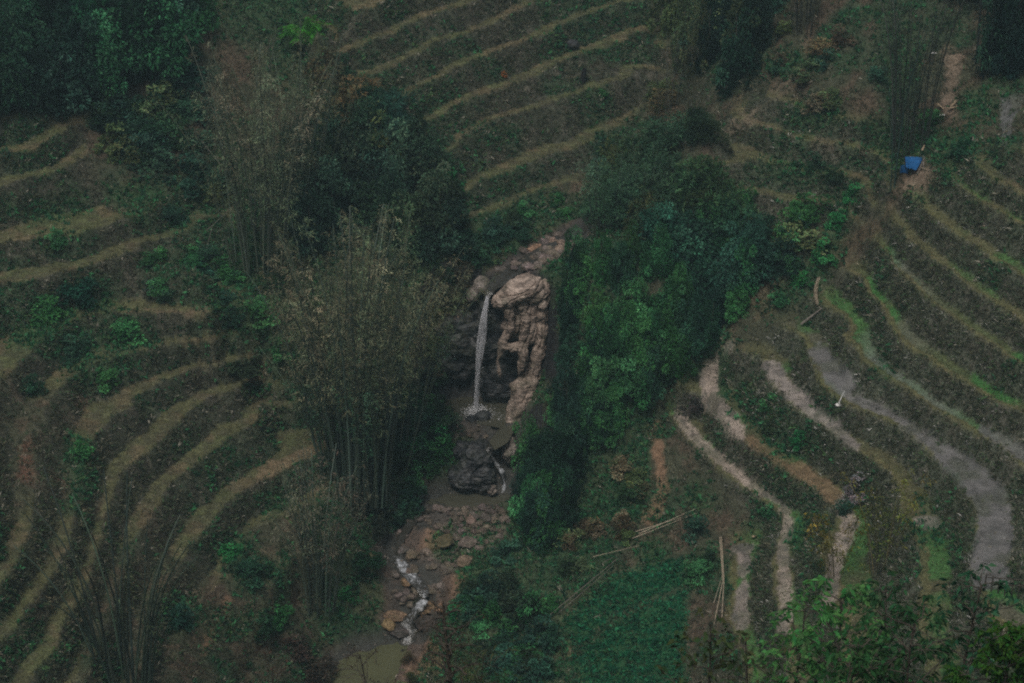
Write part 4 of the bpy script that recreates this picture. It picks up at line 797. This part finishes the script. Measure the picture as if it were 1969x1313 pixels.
# ------------------------------------------------------------------ bamboo
CULM = []
for s in range(6):
    r = np.random.default_rng(500 + s); t = np.linspace(0, 1, 14); bow = r.uniform(.03, .13)
    P = np.stack([bow * t ** 2.6 * 1.3, np.sin(t * 3 + s) * .006, t - .5 * bow * t ** 3], -1); mb = MB(); mb.tube(P, .0034 * (1 - .7 * t) + .0005, 6); CULM.append((mb.mesh('culm', M_culm, True), P))
def bamboo(base, top_v, n, spread, tilt, bare_, dens, cf, cc, label, D=None, lean=0, leaf=(.28, .034), thick=1.0, hvar=.3, branch=1.0):
    p = hit(*base); ztop = at_dist(base[0], top_v, p.y)[2]; h = ztop - p.z
    t0 = thing('bamboo_clump', label, 'bamboo', p - Vector((0, 0, .1))); PP = []; DD = []; CV = []
    for k in range(n):
        me, C = CULM[k % 6]; a = rng.uniform(0, 6.283); r = spread * math.sqrt(rng.uniform(0, 1)); hh = h * rng.uniform(1 - hvar, 1.02)
        M = Matrix.Translation((r * math.cos(a), r * math.sin(a), 0)) @ Matrix.Rotation(lean, 4, 'Y') @ Matrix.Rotation(a + rng.normal() * .5, 4, 'Z') @ Matrix.Rotation(tilt * (r / spread) * rng.uniform(.4, 1.2), 4, 'Y') @ Matrix.Diagonal((hh * thick, hh * thick, hh, 1))
        o = obj('culm', me, t0, None, jit(cc, .3)); o.matrix_local = M @ Matrix.Diagonal((1, 1, 1, 1)); 
        if thick != 1: o.scale = o.scale  # radius follows height
        m = np.array(M); W = C @ m[:3, :3].T + m[:3, 3]
        nb = int(dens * hh); tt = bare_ + (1 - bare_) * rng.uniform(0, 1, nb) ** .8; i = np.clip(tt * 13, 0, 12.99); i0 = i.astype(int); f = (i - i0)[:, None]
        B = W[i0] * (1 - f) + W[i0 + 1] * f; ang = rng.uniform(0, 6.283, nb); bl = rng.uniform(.3, 1.3, nb) * (1.25 - tt) * branch + .15
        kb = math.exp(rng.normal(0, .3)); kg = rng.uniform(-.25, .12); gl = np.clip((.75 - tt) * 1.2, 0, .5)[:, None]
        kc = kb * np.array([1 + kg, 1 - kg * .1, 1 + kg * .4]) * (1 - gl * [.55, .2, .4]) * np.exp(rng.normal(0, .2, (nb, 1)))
        for j in range(9):
            CV.append(kc)
            q = rng.uniform(.15, 1, nb)
            Q = B + np.stack([np.cos(ang) * bl * q, np.sin(ang) * bl * q, bl * q * (.55 - .6 * q)], -1) + rng.normal(size=(nb, 3)) * .10
            PP.append(Q); DD.append(np.stack([np.cos(ang) * .7, np.sin(ang) * .7, np.full(nb, -.35)], -1) + rng.normal(size=(nb, 3)) * .55)
    PP = np.concatenate(PP); DD = np.concatenate(DD); m_ = len(PP); mb = MB()
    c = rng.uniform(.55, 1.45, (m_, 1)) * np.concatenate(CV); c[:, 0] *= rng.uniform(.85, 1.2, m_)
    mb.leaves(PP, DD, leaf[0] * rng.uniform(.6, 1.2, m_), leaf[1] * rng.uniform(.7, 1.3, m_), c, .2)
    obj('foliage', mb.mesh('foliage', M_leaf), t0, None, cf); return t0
DRY = (.165, .172, .105); CG = (.055, .075, .05); CGG = (.045, .068, .048)
bamboo((690, 955), 400, 76, 1.9, .14, .42, 1.95, DRY, CGG, 'largest bamboo clump with dry feathery tops in front of the waterfall cliff', hvar=.45)
bamboo((640, 850), 430, 26, 1.5, .2, .45, 3.0, (.17, .165, .105), CGG, 'dry bamboo clump behind the left side of the largest one')
bamboo((760, 840), 420, 30, 1.6, .2, .35, 3.0, (.165, .17, .10), CG, 'dry bamboo clump behind the right side of the largest one, next to the fall')
bamboo((705, 940), 620, 30, 2.4, .22, .3, 2.4, (.05, .105, .062), CG, 'shorter green bamboo clump growing inside the foot of the largest one')
bamboo((495, 500), 75, 46, 2.2, .2, .3, 2.6, (.155, .158, .105), CG, 'tall grey bamboo clump on the upper left slope by the fallen pole')
bamboo((560, 430), 60, 22, 1.8, .24, .35, 2.6, (.13, .13, .08), CG, 'brownish bamboo clump just behind the tall grey one')
bamboo((240, 1320), 930, 26, 1.5, .2, .5, .7, (.10, .10, .06), (.03, .05, .036), 'sparse dark bamboo with bare culms in the lower left corner', thick=1.6)
bamboo((612, 1170), 880, 34, 1.0, .17, .45, 1.6, (.14, .125, .09), (.045, .068, .05), 'small slender bamboo clump left of the stream bend', thick=1.25)
bamboo((1745, 285), -60, 26, 1.6, .12, .25, 1.6, (.035, .045, .032), (.035, .04, .032), 'tall dark bamboo clump directly behind the blue shelter')
bamboo((1717, 365), 20, 4, .25, .05, .5, 1.2, (.04, .05, .035), (.02, .045, .035), 'narrow bunch of dark culms in front left of the blue shelter')
bamboo((1548, 60), -150, 20, .9, .12, .4, 2.0, (.03, .04, .03), (.025, .03, .025), 'dark bamboo clump at the top edge above the brown slope')
bamboo((1905, 130), -150, 26, 1.6, .15, .3, 2.2, (.03, .038, .03), (.025, .032, .027), 'dark bamboo clump in the upper right corner behind the grey post')
bamboo((1165, 450), 290, 22, .8, .2, .3, 3.0, (.06, .11, .065), (.05, .06, .045), 'small green bamboo clump right of the head of the stream')
bamboo((1235, 420), 270, 18, .8, .2, .25, 3.0, (.055, .105, .06), (.05, .06, .045), 'green bamboo clump behind the pale grey boulder')
bamboo((1280, 250), 60, 10, .6, .12, .5, 2.0, (.07, .068, .05), (.04, .045, .035), 'thin greyish bamboo clump at the right ends of the back terraces')
bamboo((1610, 1110), 955, 8, .6, .28, .2, 2.6, (.16, .13, .025), (.12, .10, .04), 'yellow leafed bamboo sprig between the lower muddy terraces', leaf=(.22, .06))
bamboo((1690, 1100), 890, 8, .5, .25, .2, 2.4, (.12, .115, .028), (.12, .10, .04), 'yellow green bamboo sprig left of the round mud puddle', leaf=(.22, .06))
# ------------------------------------------------------------------ poles, shelter, small things
def pole(name, a, b, r, label, mat=M_pole, cat='pole', lift=.1, group=None, sag=0, taper=.5):
    a = Vector(a); b = Vector(b); t = np.linspace(0, 1, 9); P = np.outer(1 - t, np.array(a)) + np.outer(t, np.array(b)); P[:, 2] += lift - sag * np.sin(t * math.pi)
    c = P[0].copy(); mb = MB(); r = r * (.42 if r < .06 else 1); mb.tube(P - c, r * (1 - taper * t), 6); return tag(obj(name, mb.mesh(name, mat, True), None, c), label, cat, group)
def up(u, v, h): p = hit(u, v); return p + Vector((0, 0, h))
# tall pale pole, broken at its middle, beside the crop field
f0 = hit(1376, 1200); mid = at_dist(1390, 1115, f0.y + .8); tp = at_dist(1384, 1032, f0.y + 1.6)
for k, (dx, lb) in enumerate(((0, 'left one of the tall pale split poles right of the crop field'), (.14, 'right one of the tall pale split poles right of the crop field'))):
    P = np.array([f0 + Vector((dx * 3 - .1, 0, -.2)), mid + Vector(np.array([dx * .4, 0, 0]).tolist()).to_3d() if False else Vector(mid) + Vector((dx * .4, 0, 0)), Vector(tp) + Vector((dx * .6, 0, 0))])
    d = np.linspace(0, 2, 11); Q = np.stack([np.interp(d, [0, 1, 2], P[:, j]) for j in range(3)], -1); c = Q[0].copy(); mb = MB(); mb.tube(Q - c, .026, 6)
    tag(obj('pole', mb.mesh('pole', M_pole, True), None, c), lb, 'pole')
for (a, b, lb, r) in (((1372, 1170), (1388, 1118), 'short pale pole leaning at the foot of the tall split poles', .04), ((1228, 1038), (1336, 990), 'upper pole of the pale bundle on the open slope', .045), ((1222, 1032), (1325, 1000), 'lower pole of the pale bundle on the open slope', .045), ((1215, 1045), (1340, 998), 'third pole of the pale bundle, lying lowest on the open slope', .04),
                      ((1058, 1195), (1188, 1084), 'long grey pole along the upper edge of the crop field', .05), ((1075, 1190), (1180, 1098), 'thin grey pole lying beside the long one above the crop field', .04), ((1140, 1082), (1230, 1060), 'thin pole above the long one, pointing to the pale bundle', .035), ((1160, 1092), (1178, 1082), 'short stick at the upper end of the long grey pole', .04)):
    pole('pole', up(*a, .25), up(*b, .25), r, lb, M_pole if 'pale' in lb else M_grey)
for (a, b, lb) in (((395, 500), (410, 450), 'short pale stick standing on the left slope'), ((398, 452), (462, 402), 'greenish fallen pole propped against the upper left bamboo'), ((362, 250), (430, 360), 'long thin pole leaning out left of the upper left bamboo')):
    pole('pole', up(*a, .2), up(*b, 1.2 if 'thin' in lb else .5), .045, lb, M_grey)
pb = thing('stick_bundle', 'bundle of pale bent sticks standing on the right spur', 'sticks', hit(1574, 590)); b0 = hit(1574, 590)
mb = MB()
for k in range(7):
    t = np.linspace(0, 1, 8); h = rng.uniform(1.5, 2.1); mb.tube(np.stack([rng.normal() * .06 - .25 * np.sin(t * 2.6) * rng.uniform(.7, 1.2) + .05 * k * t * .3, rng.normal(size=8) * .01, h * t], -1), .016, 5)
obj('stick', mb.mesh('stick', M_pole), pb)
pole('log', up(1540, 632, .15), up(1580, 603, .25), .075, 'grey log lying below the bundle of pale sticks', M_grey, 'log')
eg = hit(1612, 788); mb = MB(); t = np.linspace(0, 1, 8); mb.tube(np.stack([.28 * t ** 1.5, 0 * t, 1.0 * t], -1), .05 * (1 - .6 * t), 6); w_ = tag(obj('white_stake', mb.mesh('white_stake', M_white), None, eg), 'white leaning stake with a rag standing on the right terrace', 'stake')
me = ROCKS[2].copy(); me.name = 'rag'; me.materials.clear(); me.materials.append(M_white); o = obj('rag', me, w_, (0, 0, .12)); o.scale = (.17, .12, .12)
# blue tarp shelter
sp0 = hit(1757, 330); T0 = at_dist(1737, 300, sp0.y + .4); 
sh = thing('tarp_shelter', 'small shelter of blue tarp sloping over wooden poles under dark bamboo', 'shelter', sp0)
cor = [at_dist(1740, 301, sp0.y + .7), at_dist(1776, 302, sp0.y + .8), at_dist(1762, 327, sp0.y - .5), at_dist(1742, 321, sp0.y - .45)]
g = 10; uu, vv = np.meshgrid(np.linspace(0, 1, g), np.linspace(0, 1, g)); c_ = [np.array(c) - np.array(sp0) for c in cor]
S = (c_[0] * ((1 - uu) * (1 - vv))[..., None] + c_[1] * (uu * (1 - vv))[..., None] + c_[2] * (uu * vv)[..., None] + c_[3] * ((1 - uu) * vv)[..., None])
S[..., 2] += -.12 * np.sin(uu * math.pi) * np.sin(vv * math.pi) + .03 * np.sin(uu * 14) * vv + rng.normal(size=uu.shape) * .012
S2 = S - [0, 0, .03]; V = np.concatenate([S.reshape(-1, 3), S2.reshape(-1, 3)]); i = (np.arange(g - 1)[:, None] * g + np.arange(g - 1)[None]).ravel(); q = np.stack([i, i + 1, i + g + 1, i + g], -1)
obj('tarp', mesh_np('tarp', V, np.concatenate([q[:, ::-1], q + g * g]), M_tarp, None, True), sh)
fl = at_dist(1735, 318, sp0.y + .2) - np.array(sp0); mb = MB(); gx = np.linspace(0, .45, 5); 
Vf = np.array([[fl[0] - .1 + a * 1.0, fl[1] + .1 * math.sin(a * 9), fl[2] - b] for b in (0, .25, .5) for a in gx]); i = (np.arange(2)[:, None] * 5 + np.arange(4)[None]).ravel(); mb.add(Vf, np.stack([i, i + 1, i + 6, i + 5], -1)); obj('hanging_flap', mb.mesh('hanging_flap', M_tarp), sh)
for (a, b) in (((1742, 331), (1739, 303)), ((1763, 337), (1778, 303)), ((1752, 322), (1750, 300)), ((1776, 324), (1775, 300))):
    p0 = np.array(hit(*a)); p1 = at_dist(b[0], b[1], sp0.y + (-.3 if a[1] > 328 else .8)) + [0, 0, .03]; mb = MB(); t = np.linspace(0, 1, 5)[:, None]; mb.tube(p0 * (1 - t) + p1 * t - np.array(sp0), .04, 6); obj('pole', mb.mesh('pole', M_grey), sh)
pole('pole', up(1768, 328, .1), up(1785, 337, .1), .05, 'short pale pole lying at the right foot of the blue shelter')
pole('log', up(1772, 303, .3), up(1776, 298, .5), .07, 'yellowish wood piece on top right of the blue shelter', M_plank, 'wood')
def plank(u, v, L, rz, ry, label, m=M_plank):
    p = hit(u, v) + Vector((0, 0, .2)); mb = MB(); mb.box(Matrix.Rotation(ry, 4, 'Y'), L * .8, .12, .05); o = tag(obj('plank', mb.mesh('plank', m), None, p), label, 'plank'); o.rotation_euler = (0.2, 0, rz); return o
plank(1833, 205, .75, .9, -.4, 'upper pale plank leaning on the litter slope'); plank(1831, 215, .8, .2, -.15, 'longest pale plank lying below the upper one'); plank(1808, 212, .7, -.8, .4, 'left pale plank on the litter slope'); plank(1810, 230, .5, 0, 0, 'small whitish plank lowest on the litter slope', M_white)
plank(1796, 108, .4, .3, .1, 'white chip high on the litter slope', M_white); plank(1450, 1037, .35, .4, .2, 'pale wood chip above the lowest mud strip')
pole('post', hit(1913, 140), at_dist(1913, 84, hit(1913, 140).y), .09, 'thin grey post standing in front of the upper right bamboo', M_grey, 'post', 0, None, 0, .1)
pole('recess_shade', hit(1120, 160), at_dist(1124, 132, hit(1120, 160).y), .2, 'dark upright shape standing in for a shaded recess on the back terraces', plain('recess_shade_material', (.012, .012, .012)), 'recess_shade', 0, None, 0, .15)  # near-black upright shape added in place of the shade in a riser recess
me, c = lump('boulder', [(tuple(np.array(hit(1097, 93)) + [0, 0, .2]), .6, .4, .35, .2)], M_dark, .08, .12, 31); tag(obj('boulder', me, None, c), 'dark lump standing in for a shaded hollow in a riser high on the back terraces', 'boulder')  # dark lump added in place of a shaded hollow in the riser
ob_ = bush(hit(967, 146), .5, .45, (.30, .12, .03), 'small orange tuft on the back terraces')
# fence at the lower right
fa, fb = hit(1893, 1135), hit(1985, 1143); fe = thing('rail_fence', 'low dark rail fence at the lower right beside the wet terrace', 'fence', fa)
for k in range(8):
    p = fa.lerp(fb, k / 7); p.z = float(terr(p.x, p.y)); mb = MB(); mb.tube([p - fa, p - fa + Vector((0, 0, .45)), p - fa + Vector((.03, 0, .9))], .04, 5); obj('post', mb.mesh('post', M_wood), fe)
for zz in (.4, .75):
    mb = MB(); t = np.linspace(0, 1, 8)[:, None]; mb.tube(np.array([0, 0, zz]) * (1 - t) + np.array(fb - fa + Vector((0, 0, zz))) * t, .03, 5); obj('rail', mb.mesh('rail', M_wood), fe)

# ------------------------------------------------------------------ trees close to the camera, on the near hillside
def near_ground(u, D):
    x = float(at_dist(u, 1313, D)[0]); return Vector((x, D, float(terr(x, D))))
def leafy_tree(u, D, vtop, width, c, label, leaf=(.20, .085), n_l=2600, n_b=26, seed=0, cl=.32, lean=0, name='tree', wood=M_wood, r0=.05, low=.25):
    p = near_ground(u, D); h = float(at_dist(u, vtop, D)[2]) - p.z; r = np.random.default_rng(seed)
    t0 = thing(name, label, name.replace('_', ' '), p); mb = MB(); lf = MB()
    t = np.linspace(0, 1, 12); TR = np.stack([lean * t ** 1.5 + .08 * np.sin(t * 7 + seed), .06 * np.sin(t * 5), h * t * .92], -1); mb.tube(TR, r0 * (1 - .8 * t) + .006, 7)
    LP = []; LD = []; CB = []
    for k in range(n_b):
        s = low + (1 - low) * (k + .5) / n_b; i = s * 11; i0 = min(int(i), 10); b = TR[i0] + (TR[i0 + 1] - TR[i0]) * (i - i0)
        a = k * 2.4 + r.uniform(-.4, .4); L = width * (.25 + .75 * math.sin(math.pi * min(1, .15 + s * .8))) * r.uniform(.45, .62); q = np.linspace(0, 1, 7)
        BP = b + np.stack([np.cos(a) * L * q, np.sin(a) * L * q, L * (.75 * q - .4 * q ** 2)], -1) + r.normal(size=(7, 3)) * .02; mb.tube(BP, r0 * .35 * (1 - .8 * q) + .003, 5)
        for j in range(r.integers(4, 8)):
            w = r.uniform(.35, 1); i = w * 6; i0 = min(int(i), 5); cpt = BP[i0] + (BP[i0 + 1] - BP[i0]) * (i - i0) + r.normal(size=3) * cl * [.7, .7, .5]
            mb.tube(np.stack([BP[i0], (BP[i0] + cpt) / 2 + [0, 0, .04], cpt]), .006, 4)
            m = max(4, int(n_l * .62 / (n_b * 6))); ang = r.uniform(0, 6.28, m); LP.append(cpt + r.normal(size=(m, 3)) * .05); LD.append(np.stack([np.cos(ang), np.sin(ang), r.uniform(-.9, .25, m)], -1)); CB.append(np.full(m, r.uniform(.6, 1.35)))
    LP = np.concatenate(LP); LD = np.concatenate(LD); m = len(LP); cc = (np.concatenate(CB) * r.uniform(.75, 1.3, m))[:, None] * np.ones(3); cc[:, 0] *= r.uniform(.7, 1.4, m)
    lf.leaves(LP, LD, leaf[0] * r.uniform(.6, 1.2, m), leaf[1] * r.uniform(.7, 1.2, m), cc, .25)
    obj('trunk', mb.mesh('trunk', wood, True), t0); 
    obj('crown', lf.mesh('crown', M_leaf), t0, None, c); return t0
FG = (.06, .19, .055)
leafy_tree(1530, 42, 1120, 2.2, FG, 'leafy green sapling at the bottom, left of the bottom right group', seed=1, n_l=1500)
leafy_tree(1600, 40, 1095, 2.8, FG, 'tall leafy sapling in the middle of the bottom right group', seed=2, n_l=2200)
leafy_tree(1690, 43, 1075, 2.6, (.03, .085, .035), 'leafy sapling with the highest top in the bottom right group', seed=3, n_l=2000)
leafy_tree(1800, 41, 1070, 2.6, (.026, .08, .04), 'leaning dark leafed sapling at the right of the bottom right group', seed=4, n_l=1800, lean=.8)
leafy_tree(1750, 38, 1150, 2.8, (.028, .08, .032), 'bushy sapling low in front of the bottom right group', seed=5, n_l=2400)
leafy_tree(1640, 37, 1190, 2.6, (.03, .085, .03), 'low spreading sapling at the bottom edge of the bottom right group', seed=6, n_l=2200)
leafy_tree(1930, 36, 1160, 2.0, (.03, .085, .016), 'dense yellow green round bush in the lower right corner', leaf=(.13, .07), n_l=9000, n_b=40, seed=7, cl=.22, low=.1)
leafy_tree(1990, 37, 1190, 2.2, (.018, .05, .016), 'dense dark bush cut by the right edge in the lower right corner', leaf=(.13, .07), n_l=7000, n_b=40, seed=17, cl=.22, low=.1)
leafy_tree(1355, 36, 1150, 2.0, (.05, .075, .03), 'thin twiggy sapling with reddish leaves at the bottom by the crop field', leaf=(.17, .1), n_l=420, n_b=16, seed=8, r0=.035)
leafy_tree(1430, 38, 1175, 1.8, (.045, .065, .03), 'thin olive sapling at the bottom right of the reddish one', leaf=(.16, .08), n_l=600, n_b=16, seed=9, r0=.03)
leafy_tree(862, 40, 1105, 1.6, (.06, .05, .03), 'slender bare sapling with a straight dark trunk at the bottom centre', leaf=(.07, .03), n_l=300, n_b=24, seed=10, r0=.085, low=.6)
leafy_tree(770, 38, 1215, 1.8, (.05, .045, .03), 'bare curved twiggy sapling at the bottom left of the straight dark trunk', leaf=(.06, .03), n_l=160, n_b=18, seed=11, r0=.03, lean=-.7, low=.4)
leafy_tree(930, 40, 1215, 2.0, (.05, .075, .035), 'grassy green twig bush at the bottom right of the straight dark trunk', leaf=(.3, .03), n_l=900, n_b=18, seed=12, r0=.02)
leafy_tree(520, 39, 1240, 1.4, (.06, .05, .04), 'dead twiggy bush with brown tips at the bottom left', leaf=(.08, .05), n_l=300, n_b=18, seed=13, r0=.025)

# ------------------------------------------------------------------ air
zlo, zhi = float(H.min()) - 1, max(float(H.max()), CZ) + 3; xlo, xhi, ylo, yhi = xs[0] - 2, xs[-1] + 2, ys[0] - 2, ys[-1] + 2
mb = MB(); mb.box(Matrix.Translation(((xlo + xhi) / 2, (ylo + yhi) / 2, (zlo + zhi) / 2)), xhi - xlo, yhi - ylo, zhi - zlo)
m = bpy.data.materials.new('haze_material'); m.use_nodes = True; nt = m.node_tree; nt.nodes.remove(nt.nodes['Principled BSDF'])
pv = nt.nodes.new('ShaderNodeVolumePrincipled'); pv.inputs['Color'].default_value = (.52, .76, .82, 1); pv.inputs['Density'].default_value = .00054; pv.inputs['Anisotropy'].default_value = .2
nt.links.new(pv.outputs[0], nt.nodes['Material Output'].inputs['Volume'])
hz = obj('haze', mb.mesh('haze', m)); kind(hz, 'stuff')
print('verts', sum(len(o.data.vertices) for o in bpy.data.objects if o.type == 'MESH'), 'objects', len(bpy.data.objects))
